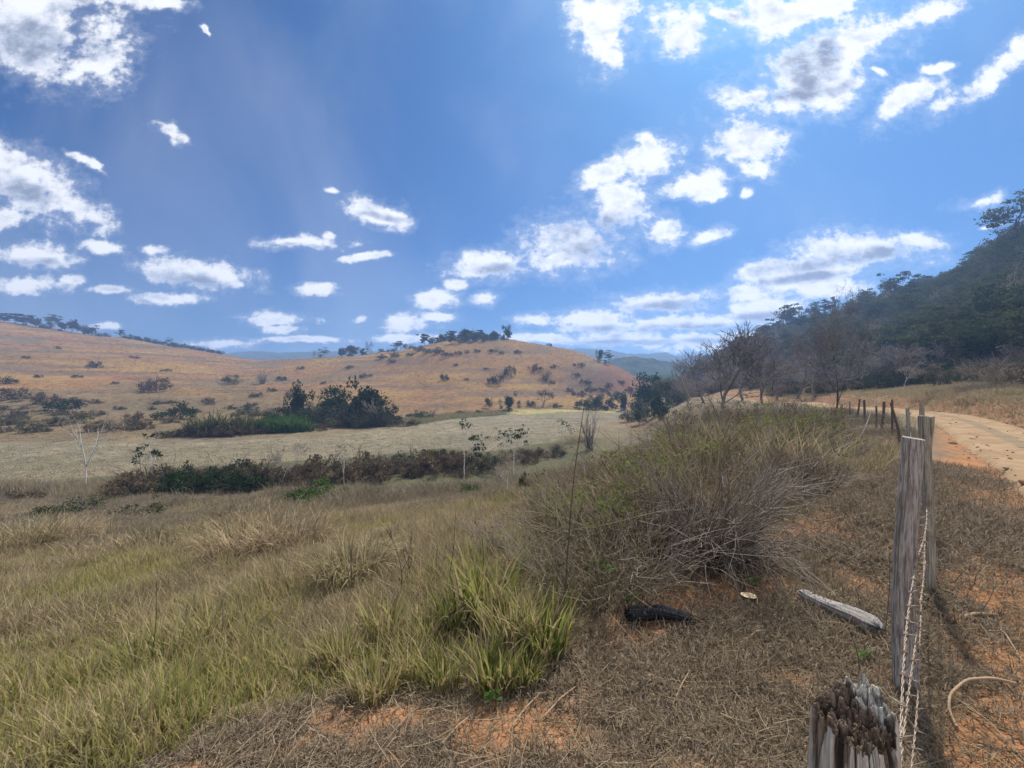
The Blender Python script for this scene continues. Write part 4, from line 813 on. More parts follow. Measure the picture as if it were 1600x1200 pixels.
put('ridge_tree', 'shorter thin tree left of the tall slim one on the hill slope', 'tree', OLIVE[1], 938, Z=205, hpx=20, wide=.5, group=GC)
put('ridge_bush', 'tiny lone bush on the bare crest right of the summit tree', 'bush', BUSHD[1], 858, Z=222, hpx=6)
# bushes dotted over the hills: the ones that can be told apart, then the plain ones
for (px, py, hp, lab, pr, wd) in [(240, 612, 32, 'large brown domed bush alone on the left hillside', BUSHB[0], .85), (275, 655, 34, 'wide dark green bush at the foot of the left hillside', BUSHK[0], .95), (148, 575, 14, 'grey bush high on the left hillside above the brown domed one', BUSHD[2], 1.0), (362, 600, 18, 'pale grey bush upslope of the cane plants', BUSHO[0], 1.0), (326, 632, 14, 'small brown bush upslope of the dark cane plants', BUSHB[1], .9), (440, 595, 10, 'dark small bush on the saddle above the tree clump', BUSHK[1], 1.1), (410, 600, 22, 'thin grey stem bush on the saddle', TWIG[1], .4), (775, 600, 19, 'large grey bush in the middle of the central hill', BUSHD[0], 1.0), (796, 588, 24, 'upright dark bush beside the large grey one on the central hill', BUSHD[1], .55), (694, 594, 12, 'small dark bush in the clear part of the central hill', BUSHK[2], .8), (836, 580, 14, 'dark bush right of the upright one on the central hill', BUSHD[3], 1.0), (853, 594, 22, 'thin pointed shrub on the right half of the central hill', TWIG[2], .5), (98, 645, 30, 'dark bush left of a greenish hollow on the lower left slope', BUSHK[1], 1.0), (70, 632, 24, 'brown bush uphill of the dark bush on the lower left slope', BUSHB[2], 1.3), (22, 624, 22, 'wide brown thicket bush on the lower left slope at the edge', BUSHB[3], 1.6), (8, 600, 16, 'grey bush at the left edge above the wide brown thicket', BUSHD[0], 1.2), (112, 662, 24, 'green bush in the hollow of the lower left slope', BUSHO[1], 1.2), (195, 672, 24, 'brown bush at the slope foot behind the white forked tree', BUSHB[0], 1.2), (210, 660, 20, 'rusty bush right above the slope foot bush', BUSHB[1], 1.0), (50, 676, 18, 'low grey bush at the foot of the left slope', BUSHD[2], 1.4), (150, 672, 18, 'low dry bush near the top of the white forked tree', BUSHB[2], 1.2), (20, 650, 14, 'small green bush near the left edge of the slope', BUSHO[0], 1.5)]:
    put('bush', lab, 'bush', pr, px, py, hpx=hp, wide=wd, group='bushes dotted on the hillsides')
for i, (px, py, hp) in enumerate([(905, 618, 14), (925, 612, 12), (932, 625, 14), (952, 605, 10), (915, 600, 10), (965, 622, 14), (620, 558, 9), (597, 560, 7), (613, 567, 7), (655, 548, 9), (668, 552, 9), (684, 552, 10), (700, 556, 10), (716, 554, 8), (640, 556, 6), (730, 552, 7), (745, 550, 7), (770, 550, 7), (785, 553, 7), (808, 552, 7), (712, 572, 6), (729, 594, 5), (760, 578, 5), (866, 575, 8), (905, 572, 9), (900, 588, 9), (470, 577, 6), (548, 575, 5), (505, 600, 5), (572, 590, 8), (862, 600, 8), (305, 545, 5), (210, 560, 5), (180, 600, 5), (40, 560, 5), (90, 545, 5), (120, 590, 6), (260, 580, 5), (60, 590, 6), (455, 620, 10), (425, 612, 8), (390, 640, 10), (410, 650, 12), (360, 640, 8), (400, 620, 8), (890, 612, 9), (970, 600, 8), (985, 612, 10), (960, 618, 12), (940, 612, 10)]):
    put('bush', 'small grey scrub bush, one of many plain ones scattered over the dry hills', 'bush', BUSHD[i % 4] if i % 3 else BUSHB[i % 4], px, py, hpx=hp * (1.2 if px < 700 else .95), wide=1.15 + .5 * ((i * 7) % 5 - 1) / 4, group='small scrub bushes scattered over the hills', sink=.1)
# ------------------------------------------------------------------ wooded hillside on the right
wr = RS(77); pts = []
def in_wood(px, Z):
    x = (px - 800) / F * Z; z = H(x, Z); return z
cand = 0
while len(pts) < 215 and cand < 40000:
    cand += 1
    px = wr.uniform(1070, 1660); ridge = np.interp(px, [1070, 1200, 1300, 1400, 1500, 1600, 1700], [330, 240, 195, 158, 132, 107, 95]); toe = np.interp(px, [1070, 1200, 1300, 1400, 1500, 1600, 1700], [128, 88, 70, 58, 50, 43, 38])
    Z = toe + (ridge * 1.02 - toe) * wr.rand() ** .85; x = (px - 800) / F * Z
    sp = 3.6 * (Z / 70) ** .6
    if any((x - a) ** 2 + (Z - b) ** 2 < sp * sp for a, b, *_ in pts): continue
    pts.append((x, Z, px, (Z - toe) / (ridge - toe)))
for i, (x, Z, px, t_) in enumerate(sorted(pts, key=lambda p: p[1])):
    bare = wr.rand() < (.8 if px < 1180 else .6 if px < 1300 else .32) * (1.25 - t_)
    h = wr.uniform(4.5, 8.0) * (.8 if t_ > .85 else 1) * (1 - .55 * float(sst(np.array(px), 1400, 1520)) * float(sst(np.array(t_), .35, .7))); z = float(H(x, Z))
    if bare: thing('bare_tree', 'grey leafless tree among the wood covering the right hillside', 'tree', (x, Z, z - .3), BARE[i % 5], wr.uniform(0, 6.28), (h * .85, h * .85, h * .9), 'leafless trees in the hillside wood')
    else: thing('leafy_tree', 'dark leafy tree in the dense wood covering the right hillside', 'tree', (x, Z, z - .4), (WOOD if wr.rand() < .8 else OLIVE + GREEN)[i % 5 if True else 0], wr.uniform(0, 6.28), (h * 1.05, h * 1.05, h), 'leafy trees in the hillside wood')
put('umbrella_tree', 'large umbrella crowned tree on a bent trunk at the hilltop on the right edge', 'tree', UMB[0], 1590, Z=104, hpx=78, wide=1.05, rz=.3)
put('dead_tree', 'crooked dead limb tree reaching left below the umbrella crowned tree', 'tree', bare_parts(461, 'bark_dark', 3, (2, 3), .5, .03, (.3, .8), .06, lean=-.8), 1585, Z=102, hpx=40, wide=1.2, rz=0)
put('round_tree', 'small round crowned tree standing clear on the skyline of the right hill', 'tree', leafy_parts(463, 'leaf_wood', 'bark_dark', .4, (.42, .42, .22), 26, 70, .026, flat=True), 1530, Z=126, hpx=30, wide=1.0)
put('bare_tree', 'tall bare layered tree sticking out of the wooded skyline', 'tree', bare_parts(464, 'bark_dark', 4, (2, 4), .45, .022, (.6, 1.1), .0), 1326, Z=170, hpx=66, wide=.8)
for (px, Z, hp, lab, k) in [(1222, 215, 44, 'open crowned tree at the low left of the wooded skyline', 0), (1248, 210, 34, 'feathery tree next to the open crowned one on the skyline', 1), (1275, 200, 34, 'dark skyline tree left of the tall bare layered one', 2), (1300, 190, 36, 'spiky dark tree touching the tall bare layered one', 3), (1350, 172, 34, 'rounded tree right of the tall bare layered one', 4), (1385, 160, 38, 'leafy tree with a pointed tuft on the wooded skyline', 5), (1413, 152, 42, 'tallest tufted tree in the middle of the wooded skyline', 1), (1440, 148, 28, 'low flat tree after the tallest tufted one', 0), (1470, 140, 22, 'last dark skyline tree before the bare upper slope', 2)]:
    put('skyline_tree', lab, 'tree', WOOD[k], px, Z=Z, hpx=hp, wide=.85, group='trees on the wooded skyline')
GREYT = [bare_parts(480 + k, 'bark', 4, (2, 4), .26, .018, (.35, .9), .05, 'twig_grey') for k in range(4)]
# grey twiggy trees between the road and the wood
put('bare_tree', 'broad grey leafless tree left of the road with its crown against the clouds', 'tree', bare_parts(470, 'bark', 5, (2, 3), .30, .024, (.35, .8), .06, 'twig_grey'), 1130, Z=42, hpx=150, wide=1.1)
put('bare_tree', 'tall pale leafless tree with a straight dark trunk beside the road', 'tree', bare_parts(471, 'bark_dark', 5, (2, 3), .42, .022, (.35, .8), .08, 'twig_grey'), 1305, Z=27, hpx=205, wide=.78)
put('broken_tree', 'leaning broken dark trunk in the brush below the broad leafless tree', 'dead tree', bare_parts(472, 'bark_dark', 2, (1, 2), .8, .028, (.3, .6), .0, lean=-.45), 1124, 663, hpx=62, wide=.9, rz=0)
for i, (px, Z, hp, lab) in enumerate([(1078, 60, 70, 'leafless grey shrubby tree at the left end of the roadside twigs'), (1100, 70, 90, 'thin leafless tree behind the leftmost roadside twigs'), (1160, 66, 96, 'leafless tree right behind the broad grey one'), (1190, 58, 88, 'low leafless tree halfway between the broad grey and the tall pale ones'), (1215, 62, 84, 'leafless thicket tree with many stems left of the tall pale one'), (1245, 56, 92, 'leafless tree nearest to the left of the tall pale one'), (1275, 52, 80, 'short leafless tree touching the tall pale one'), (1338, 60, 92, 'leafless tree just right of the tall pale one behind the bank'), (1375, 58, 70, 'small leafless tree above the grassy bank')]):
    put('bare_tree', lab, 'tree', GREYT[i % 4], px, Z=Z, hpx=hp, wide=1.1, group='grey leafless trees by the road')
tr = RS(88)
for i in range(46):
    px = tr.uniform(1050, 1420); Zt = np.interp(px, [1050, 1100, 1200, 1300, 1400], [95, 100, 72, 56, 48]) * tr.uniform(1.0, 1.3)
    put('bare_tree', 'low grey twiggy tree in the tangle between the road and the wood', 'tree', GREYT[i % 4] if i % 3 else BARE[i % 5], px, Z=Zt, hm=tr.uniform(3.0, 5.5), wide=1.25, group='grey twiggy trees at the foot of the wood')
for i in range(30):
    px = tr.uniform(1050, 1420); Zt = np.interp(px, [1050, 1100, 1200, 1300, 1400], [93, 99, 70, 52, 46]) * tr.uniform(1.0, 1.12)
    put('bush', 'brown bush along the far side of the road under the grey twiggy trees', 'bush', (BUSHB + BUSHD + TWIG)[i % 12], px, Z=Zt, hm=tr.uniform(1.2, 2.4), wide=1.1, group='brown bushes along the far side of the road')
put('sapling', 'slender white stem standing alone on top of the grassy bank', 'tree', sapling_parts(473, tuft=False), 1412, Z=43, hpx=34)
for i, (px, Z, hp, lab, pr) in enumerate([(1470, 40, 28, 'round dark bush on the grassy bank beside the slender white stem', BUSHD[0]), (1500, 42, 22, 'grey bush right of the round dark one on the bank', BUSHD[1]), (1535, 40, 36, 'grey twiggy bush above the bank in front of the wood', TWIG[0]), (1560, 36, 30, 'pale twiggy bush above the bank near the right edge', TWIG[1]), (1590, 32, 34, 'dry bush above the bank at the right edge', BUSHB[2]), (1440, 46, 24, 'low brown bush where the bank meets the wood', BUSHB[3]), (1395, 52, 26, 'brown bush behind the slender white stem', BUSHB[0]), (1558, 26, 22, 'small green sprig bush on the face of the bank', TWIG[2])]):
    put('bush', lab, 'bush', pr, px, Z=Z, hpx=hp, wide=1.0, group='bushes above the grassy bank')
sr = RS(89)
for i in range(42):
    px = sr.uniform(-20, 470); Zt = sr.uniform(62, 112); 
    put('bush', 'brown or grey scrub bush among many at the foot of the left hillside', 'bush', (BUSHB + BUSHD + BUSHB + BUSHO)[i % 14], px, Z=Zt, hm=sr.uniform(.8, 2.0), wide=sr.uniform(1.2, 2.0), group='scrub bushes at the foot of the left hillside', sink=.1)
# ------------------------------------------------------------------ ditch brush
db = RS(90); k = 0
for px in list(range(215, 890, 26)):
    Zc = np.interp(px, [215, 420, 560, 680, 760, 860, 900], [33, 36.5, 39, 42, 43, 50, 60]); 
    for row in range(2):
        Z = Zc - row * 3.2 + db.uniform(-.6, .6); green = (row == 1 and 240 < px < 420)
        pr = BUSHK[k % 3] if green else BUSHB[k % 4] if db.rand() < .75 else BUSHD[k % 4]; k += 1
        put('ditch_bush', 'dark green bush in the thicket below the thin bare sapling' if green else 'brown bush in the long hedge of brush lining the ditch', 'bush', pr, px + db.uniform(-10, 10), Z=Z, hm=db.uniform(1.2, 2.6) * (1.0 if px < 800 else .7), wide=1.0, group='dark green thicket in the ditch' if green else 'brown brush lining the ditch')
put('bush', 'spiky dark green bush topping the brown brush by the field', 'bush', BUSHK[1], 680, Z=42, hpx=34, wide=.7)
put('bush', 'bright green leafy bush in the ditch bottom', 'bush', BUSHG[0], 508, 786, hpx=42, wide=1.2)
put('bush', 'second bright green bush, smaller and left of the leafy ditch bush', 'bush', BUSHG[1], 462, 786, hpx=28, wide=1.2)
put('bush', 'small green bush at the right end of the ditch grass', 'bush', BUSHG[2], 738, 772, hpx=24, wide=1.1)
put('bush', 'upright dark green bush on the ditch bank right of centre', 'bush', BUSHK[0], 822, 765, hpx=32, wide=.5)
for (px, py, hp, lab, pr, wd) in [(120, 800, 26, 'dark spreading shrub in the marsh below the white forked tree', BUSHD[0], 2.0), (210, 812, 28, 'dark tangled shrub in the marsh right of the spreading one', BUSHD[1], 1.8), (60, 812, 22, 'low dark shrub in the marsh at the far left', BUSHK[2], 1.6), (260, 790, 22, 'grey shrub in the marsh near the ditch brush', BUSHD[2], 1.8), (30, 785, 22, 'brown shrub at the left edge of the marsh', BUSHB[1], 1.7), (165, 783, 22, 'green shrub just below the foot of the white forked tree', BUSHO[1], 1.6)]:
    put('bush', lab, 'bush', pr, px, py, hpx=hp, wide=wd, group='shrubs in the marsh')
# ------------------------------------------------------------------ plants and dead wood of the foreground
M['grass_clump'] = mat_leaf('clump_grass', [(.06,.095,.02), (.14,.18,.04), (.26,.26,.075), (.38,.31,.13), (.44,.36,.20), (.10,.14,.03)], .45)
GG = 'clumps of tall green grass on the slope edge'
gcl = [clump_parts(500 + k, 150, (.40, 1.0), .042, .32, .16, .38, 'grass_clump', 45) for k in range(4)]
for i, (px, py, hp, lab) in enumerate([(760, 965, 118, 'tallest clump of green grass, with a dark heart'), (800, 1010, 105, 'wide clump of yellow green grass in front of the tallest one'), (850, 1020, 100, 'yellowing grass clump at the right end of the green clumps'), (715, 985, 85, 'green grass clump left of the tallest one'), (770, 1075, 92, 'grass clump with fallen straw above the little green seedling'), (690, 1075, 70, 'upright tuft of green and brown grass at the edge of the bare soil'), (640, 1062, 66, 'small green tuft left of the upright one at the soil edge'), (585, 1090, 80, 'short brown tuft sticking out over the orange soil'), (600, 1000, 84, 'low green clump behind the short brown tuft'), (530, 1045, 75, 'pale green tuft left of the low green clump'), (820, 1070, 60, 'straw coloured tuft right of the little seedling'), (665, 1010, 70, 'middle clump of the green band, half straw')]):
    put('grass_clump', lab, 'grass clump', gcl[i % 4], px, py, hpx=hp * 1.15, group=GG, wide=1.0, sink=.02)
put('dead_bush', 'big tangled mound of dead grey brown stems on the verge', 'dead bush', twig_parts(520, 430, (.35, 1.0), .0058, .30, .40, .8, 'twig', .6), 1115, 880, hpx=190, wide=.80)
put('dead_bush', 'sheaf of pale upright dead stalks growing out of the tangled mound', 'dead bush', twig_parts(521, 36, (.7, 1.1), .0065, .14, .15, .2, 'grass_dry', .25), 1110, 850, hpx=185, wide=.8)
M['twig_brown'] = mat_leaf('brown_twigs', [(.055,.042,.032), (.12,.09,.066), (.22,.17,.125), (.08,.062,.048)], .1)
M['leaf_weed'] = mat_leaf('weed_leaves', [(.09,.11,.035), (.16,.18,.06), (.24,.22,.08)], .4)
gb = 'dead and half dead shrubs on the brush bank'
for i, (px, py, hp, lab, m, lf) in enumerate([(1010, 905, 130, 'low brown shrub left of the tangled mound', 'twig', 20), (960, 945, 125, 'reddish dead shrub behind the charred log', 'weed', 24), (900, 950, 120, 'dry shrub beside the right end of the grass clumps', 'weed', 30), (930, 870, 130, 'weedy shrub with some green leaves around the tall bent stalk', 'weed', 60), (1010, 800, 110, 'yellow green weedy shrub upslope of the tangled mound', 'weed', 60), (1180, 800, 95, 'brown shrub at the right shoulder of the tangled mound', 'twig', 10), (1240, 790, 70, 'low dead shrub right of the tangled mound', 'twig', 10), (1290, 760, 60, 'matted dry shrub before the fallen branches', 'twig', 14), (1080, 760, 100, 'leafy dry shrub behind the tangled mound', 'weed', 50), (1200, 715, 75, 'tall grassy shrub on the crest of the brush bank', 'weed', 70), (1260, 710, 72, 'second tall shrub on the crest, right of the first', 'weed', 60), (1150, 700, 60, 'dry shrub on the crest left of the tall grassy one', 'weed', 40), (1320, 720, 50, 'dry shrub in front of the far fence posts', 'twig', 20), (960, 760, 62, 'grey shrub on the slope below the crest', 'weed', 30), (860, 790, 55, 'greyish shrub on the slope right of the ditch sapling', 'weed', 20), (850, 900, 70, 'mauve dry shrub behind the tallest grass clump', 'twig', 10), (770, 860, 60, 'mauve shrub left of the dry ones on the bank', 'twig', 10), (1060, 690, 50, 'weedy bush at the left end of the crest', 'weed', 40), (1090, 668, 42, 'dry bush hiding the road at the far left of the crest', 'weed', 30), (1120, 662, 40, 'grey dry bush on the crest below the broad leafless tree', 'twig', 20), (1160, 668, 44, 'straw coloured bush on the crest before the road', 'weed', 40), (1205, 664, 42, 'bushy weed on the crest left of the tall pale tree', 'weed', 60), (1240, 668, 46, 'twiggy bush on the crest close to the tall pale tree', 'twig', 30), (1280, 672, 46, 'weedy bush at the foot of the tall pale tree', 'weed', 50), (1062, 838, 112, 'dark brown shrub in the hollow left of the tangled mound', 'twig_brown', 14), (988, 880, 108, 'dark brown shrub above the charred log', 'twig_brown', 10), (1165, 772, 86, 'dark brown shrub behind the right shoulder of the mound', 'twig_brown', 14), (1235, 765, 70, 'dark shrub between the low dead shrub and the crest', 'twig_brown', 10), (902, 868, 84, 'dark brown shrub just right of the tall bent stalk', 'twig_brown', 20), (868, 838, 66, 'dark brown shrub left of the tall bent stalk', 'twig_brown', 10), (1100, 738, 74, 'dark brown shrub under the crest below the leaning broken trunk', 'twig_brown', 14), (1272, 775, 60, 'dark matted shrub near the long grey branch', 'twig_brown', 10), (930, 780, 62, 'brown shrub above the yellow green weedy one', 'twig_brown', 12), (1012, 748, 58, 'brown shrub high on the bank left of the crest', 'twig_brown', 14)]):
    put('dry_shrub', lab, 'shrub', twig_parts(530 + i, 105, (.35, 1.1), .0075 if i > 7 else .0062, .34, .30, .5, m, .6, lf, 'leaf_weed' if lf >= 50 else 'leaf_dry'), px, py, hpx=hp, wide=1.05, group=gb)
put('twig_shrub', 'small dark leafless shrub with forked twigs left of the tall grass', 'shrub', bare_parts(551, 'twig_dark', 3, (2, 3), .34, .016, (.3, .7), .1), 627, 935, hpx=125, wide=.8)
for i, (px, py, hp, lab) in enumerate([(390, 872, 62, 'large pale domed grass hummock in the middle of the slope'), (455, 862, 58, 'right part of the domed hummock, paler and drier'), (550, 900, 58, 'dark tussock between the hummock and the dark twig shrub'), (95, 850, 40, 'yellow grass hummock at the left of the slope'), (35, 860, 46, 'brown grass hummock at the left edge of the slope'), (345, 860, 40, 'small dark hummock left of the large pale one')]):
    put('grass_hummock', lab, 'grass clump', clump_parts(560 + i, 420, (.5, 1.05), .022, .55, .3, .9, 'grass_dry' if i in (0, 1, 3) else 'grass_mid', 120), px, py, hpx=hp * 1.5, wide=1.0, group='grass hummocks on the slope')
def stalk(name, lab, cat, pts, r0, r1, mat, sides=5, n=40):
    P = np.array(pts, float); d = np.concatenate([[0], np.cumsum(np.linalg.norm(np.diff(P, axis=0), axis=1))]); t = np.linspace(0, d[-1], n)
    Q = gsm(np.stack([np.interp(t, d, P[:, k]) for k in range(3)], 1), n / 22, 0)
    mb = MB(); tube(mb, Q - Q[0], np.linspace(r0, r1, n), sides, .5); o = link(name, mb.mesh(name, mat, True)); o.location = tuple(Q[0]); return tag(o, lab, cat)
def pix(px, py, Z): return ((px - 800) / F * Z, Z, EYE + (600 - py) / F * Z)
g_ = gp(880, 985); Zs = g_[1]
stalk('tall_stalk', 'very tall thin bent stalk rising from the weeds to above the horizon', 'stalk', [pix(880, 985, Zs), pix(887, 860, Zs), pix(897, 740, Zs), pix(906, 680, Zs), pix(915, 618, Zs)], .0065, .0018, M['twig_dark'])
ST = [(975, 900, 972, 790, 'upright dark weed stalk among the brush left of the tangled mound'), (1068, 1000, 1100, 860, 'thin dark stem beside the sawn stump'), (548, 935, 545, 840, 'dry stem left of the dark twig shrub'), (880, 760, 922, 640, 'short stalk leaning right above the slope brush'), (345, 1010, 346, 930, 'dark straight weed stem in the left grass'), (235, 1050, 245, 905, 'tallest dark weed stem in the left grass'), (700, 915, 712, 800, 'dead stem behind the left grass clumps'), (1382, 1000, 1390, 850, 'thin curved twig leaning on the tall squared post'), (1345, 1055, 1325, 980, 'dry weed stem before the grey plank'), (1530, 960, 1555, 915, 'dry weed stem on the red verge')]
for a, b, c_, d_, lab in ST:
    q0 = gp(a, b); stalk('weed_stalk', lab, 'stalk', [q0, (np.array(q0) + np.array(pix(c_, d_, q0[1]))) / 2 + np.array([.015, 0, 0]), pix(c_, d_, q0[1])], .004, .0015, M['twig_dark'], 4, 12)['group'] = 'weed stalks'
BR = [((1232, 745), (1335, 690), 'pale fallen branch pointing up at the pale splintered post', .030, .55), ((1340, 695), (1362, 640), 'grey dead branch leaning against the distant posts', .035, .9), ((1190, 775), (1285, 805), 'long grey branch lying before the dry shrubs', .02, .1), ((1225, 780), (1300, 700), 'second pale branch crossing the fallen one', .018, .5)]
for (a, b, lab, r_, up) in BR:
    A = gp(*a) + np.array([0, 0, .04]); B = np.array(pix(b[0], b[1], A[1] * 1.12)); Mx = (A + B) / 2 + np.array([.05, 0, .04])
    stalk('fallen_branch', lab, 'branch', [A, Mx, B], r_, r_ * .35, M['bark'], 6)['group'] = 'fallen branches by the fence'
SK = [((850, 1125), (905, 1075), 'pale straw stalk lying across the bare orange soil'), ((690, 1168), (740, 1120), 'thin dry twig below the upright grass tuft'), ((800, 1140), (845, 1088), 'straight dry stalk beside the seedling'), ((1050, 1110), (1080, 1050), 'dry stalk lying in the mown grass left of the stump'), ((1165, 1005), (1200, 985), 'pale twig in the mown grass above the nearest stump'), ((940, 1015), (985, 1005), 'curved dry stalk below the charred log'), ((1440, 1045), (1500, 1075), 'long pale straw right of the barbed wires'), ((1510, 1110), (1590, 1180), 'dry stalk crossing the red verge at the bottom right'), ((1505, 968), (1560, 966), 'pale bleached stick lying on the red verge'), ((1560, 985), (1598, 1040), 'straw lying along the right edge of the red verge'), ((1440, 872), (1475, 868), 'short pale twig beside the flared post')]
for (a, b, lab) in SK:
    A = gp(*a) + np.array([0, 0, .015]); B = gp(*b) + np.array([0, 0, .02]); L = np.linalg.norm(B - A)
    stalk('dry_stalk', lab, 'stalk', [A, (A * .6 + B * .4) + np.array([.03 * L, .04 * L, .05 * L]), B], .0048 if 'stick' not in lab else .014, .002 if 'stick' not in lab else .009, M['dry_straw'] if 'dry_straw' in M else M['bark_tan'], 5)['group'] = 'dry stalks lying on the ground'
A = [gp(*p) + np.array([0, 0, h]) for p, h in [((1590, 1078), .03), ((1550, 1078), .06), ((1510, 1083), .07), ((1484, 1100), .05), ((1482, 1120), .03), ((1497, 1145), .01)]]
stalk('curved_root', 'thick pale curved root looping out of the red verge', 'root', A, .007, .006, M['bark_tan'], 7, 60)
gst = [clump_parts(590 + k, 120, (.4, 1.1), .026, .45, .22, .6, 'grass_mid', 60) for k in range(3)]
for i, (px, py, hp, lab) in enumerate([(1255, 738, 90, 'tall straw and green grass clump on the crest right of the tangled mound'), (1212, 728, 84, 'straw grass clump left of the tall one on the crest'), (1178, 748, 74, 'yellowish grass clump just behind the tangled mound'), (1302, 732, 60, 'straw grass clump by the pale fallen branch'), (992, 795, 84, 'yellow green grass clump on the slope left of the tangled mound'), (1042, 775, 72, 'straw clump behind the yellow green one on the slope'), (940, 806, 66, 'pale grass clump near the tall bent stalk'), (1140, 705, 56, 'straw grass clump below the broad leafless tree'), (1090, 720, 56, 'greenish grass clump at the left of the crest'), (905, 830, 60, 'grey green grass clump left of the tall bent stalk')]):
    put('grass_clump', lab, 'grass clump', gst[i % 3], px, py, hpx=hp, group='straw grass clumps on the brush bank')
# charred log
def log_mesh(name, L, rx, ry, seed, mat, flat=1.0, taper=.5, n=120, nt=48, grain=.16, sq=2.0, ragged=0.0):
    s = np.linspace(0, 1, n); th = np.linspace(0, 2 * math.pi, nt, endpoint=False)
    prof = np.minimum(1, np.minimum(s / .04, (1 - s) / .12) ** .5) * (1 - taper * s) * (1 + .25 * fbm(s * 5, 0 * s, seed, 3))
    e_ = 2 / sq; c, sn = (np.sign(np.cos(th)) * np.abs(np.cos(th)) ** e_)[:, None], (np.sign(np.sin(th)) * np.abs(np.sin(th)) ** e_)[:, None]
    f = fbm(c * 6 + 4 + 0 * s[None], sn * 6 + s[None] * 1.5, seed + 3, 4); rad = prof[None] * (1 + grain * 2.2 * f)
    X = np.repeat(((s - .5) * L)[None], nt, 0) + ragged * L * np.repeat(fbm(np.cos(th) * 6 + 3, np.sin(th) * 6, seed + 9, 3)[:, None], n, 1) * (np.abs(s - .5) * 2)[None] ** 6; Y = c * rx * rad + .12 * L * np.sin(s * 3)[None] * .3; Z = sn * ry * rad * flat + .04 * np.sin(s * 6 + seed)[None] * ry * 6
    mb = MB(); mb.add(np.stack([X, Y, Z], -1).reshape(-1, 3), grid_faces(nt, n, True))
    for e in (0, -1):
        cc = np.array([[X[:, e].mean(), Y[:, e].mean(), Z[:, e].mean()]]); ring = np.stack([X[:, e], Y[:, e], Z[:, e]], 1)
        mb.add(np.concatenate([ring, cc]), np.stack([np.arange(nt), (np.arange(nt) + 1) % nt, np.full(nt, nt)], 1))
    return mb.mesh(name, mat, False, {'groove': np.concatenate([sst(-f, .03, .25).ravel(), np.zeros(2 * nt + 2)])})
M['charred'] = mat_post('charred_wood', (.012,.012,.014), (.045,.045,.05), (.02,.018,.018), 50)
M['plank'] = mat_post('weathered_plank', (.16,.15,.145), (.38,.36,.34), (.24,.20,.16), 60)
g0 = gp(1036, 972); o = link('charred_log', log_mesh('charred_log', 110 / F * g0[1], .062, .058, 5, M['charred'], .85, .45, grain=.26, ragged=.15)); o.location = (g0[0], g0[1], g0[2] + .045); o.rotation_euler = (0, R(3), R(-6)); tag(o, 'black charred log lying at the foot of the dry shrubs', 'log')
a, b = gp(1252, 935), gp(1372, 995); L = np.linalg.norm(b - a); o = link('weathered_plank', log_mesh('weathered_plank', L, .042, .030, 9, M['plank'], .75, -.9, grain=.20, sq=3.5, ragged=.30)); mid = (a + b) / 2; dv = b - a
o.location = (mid[0], mid[1], mid[2] + .045); o.rotation_euler = (0, -math.atan2(dv[2] * .6, math.hypot(dv[0], dv[1])), math.atan2(dv[1], dv[0])); tag(o, 'split grey plank of weathered wood lying left of the tall post', 'plank')
# sawn stump
def mat_cut():
    m, t, out = mat_new('fresh_cut_wood'); tc = t.new('ShaderNodeTexCoord').outputs['Object']; ln = t.vmath('LENGTH', t.vmath('MULTIPLY', tc, (1, 1, 0)))
    wv_ = t.math('SINE', t.math('MULTIPLY', t.math('ADD', ln, t.math('MULTIPLY', t.noise(tc, 30, 2), .006)), 900))
    p = t.new('ShaderNodeBsdfPrincipled'); p.inputs['Roughness'].default_value = .8; t.put(p.inputs['Base Color'], t.mix(t.sstep(wv_, -1, 1), (.62,.46,.26), (.74,.58,.36))); t.put(out.inputs[0], p.outputs[0]); return m
g0 = gp(1170, 940); th = np.linspace(0, 2 * math.pi, 28, endpoint=False); rw = .05 * (1 + .08 * np.cos(2 * th + 1))
mb = MB(); zz_ = np.array([-.05, .0, .025, .045]); sc_ = np.array([1.25, 1.1, 1.0, 1.0])
mb.add(np.stack([(np.cos(th) * rw)[:, None] * sc_, (np.sin(th) * rw)[:, None] * sc_, np.repeat(zz_[None], 28, 0)], -1).reshape(-1, 3), grid_faces(28, 4, True))
cb = MB(); cb.add(np.concatenate([np.stack([np.cos(th) * rw, np.sin(th) * rw, 0 * th + .046], 1), [[0, 0, .048]]]), np.stack([np.arange(28), (np.arange(28) + 1) % 28, np.full(28, 28)], 1))
thing('tree_stump', 'low freshly sawn tree stump with a pale round top in the mown grass', 'stump', g0, [('bark_ring', mb.mesh('bark_ring', M['bark_dark'])), ('cut_face', cb.mesh('cut_face', mat_cut()))])
# seedlings: broad green leaves on a short stem
def seedling(lab, px, py, hp, seed, leaf='leaf_bright'):
    rng = RS(seed); sb, lb = MB(), MB(); arcs(sb, rng, 4, (.6, .9), .02, .05, .35, .3, 4, 4); a = rng.uniform(0, 6.28, 9); 
    leaves(lb, rng, np.stack([np.cos(a) * rng.uniform(.1, .5, 9), np.sin(a) * .3, rng.uniform(.45, .9, 9)], 1), (.14, .14, .06), 4, .13, 1.0, .6); put('seedling', lab, 'seedling', [('stem', sb.mesh('stem', M['twig_dark'])), ('foliage', lb.mesh('foliage', M[leaf]))], px, py, hpx=hp)
M['leaf_bright'] = mat_leaf('bright_leaves', [(.07,.16,.035), (.11,.22,.05), (.16,.27,.06)], .4)
seedling('little bright green seedling on the bare orange soil', 771, 1112, 30, 600)
seedling('green weed seedling in the mown grass above the sawn stump', 1176, 920, 22, 601)
seedling('small leafy weed climbing in the dry shrub by the grass clumps', 942, 925, 60, 602)
seedling('low leafy weed right behind the nearest rotten post', 1345, 1035, 24, 603)
seedling('yellow green weed beside the charred log', 985, 955, 30, 604)

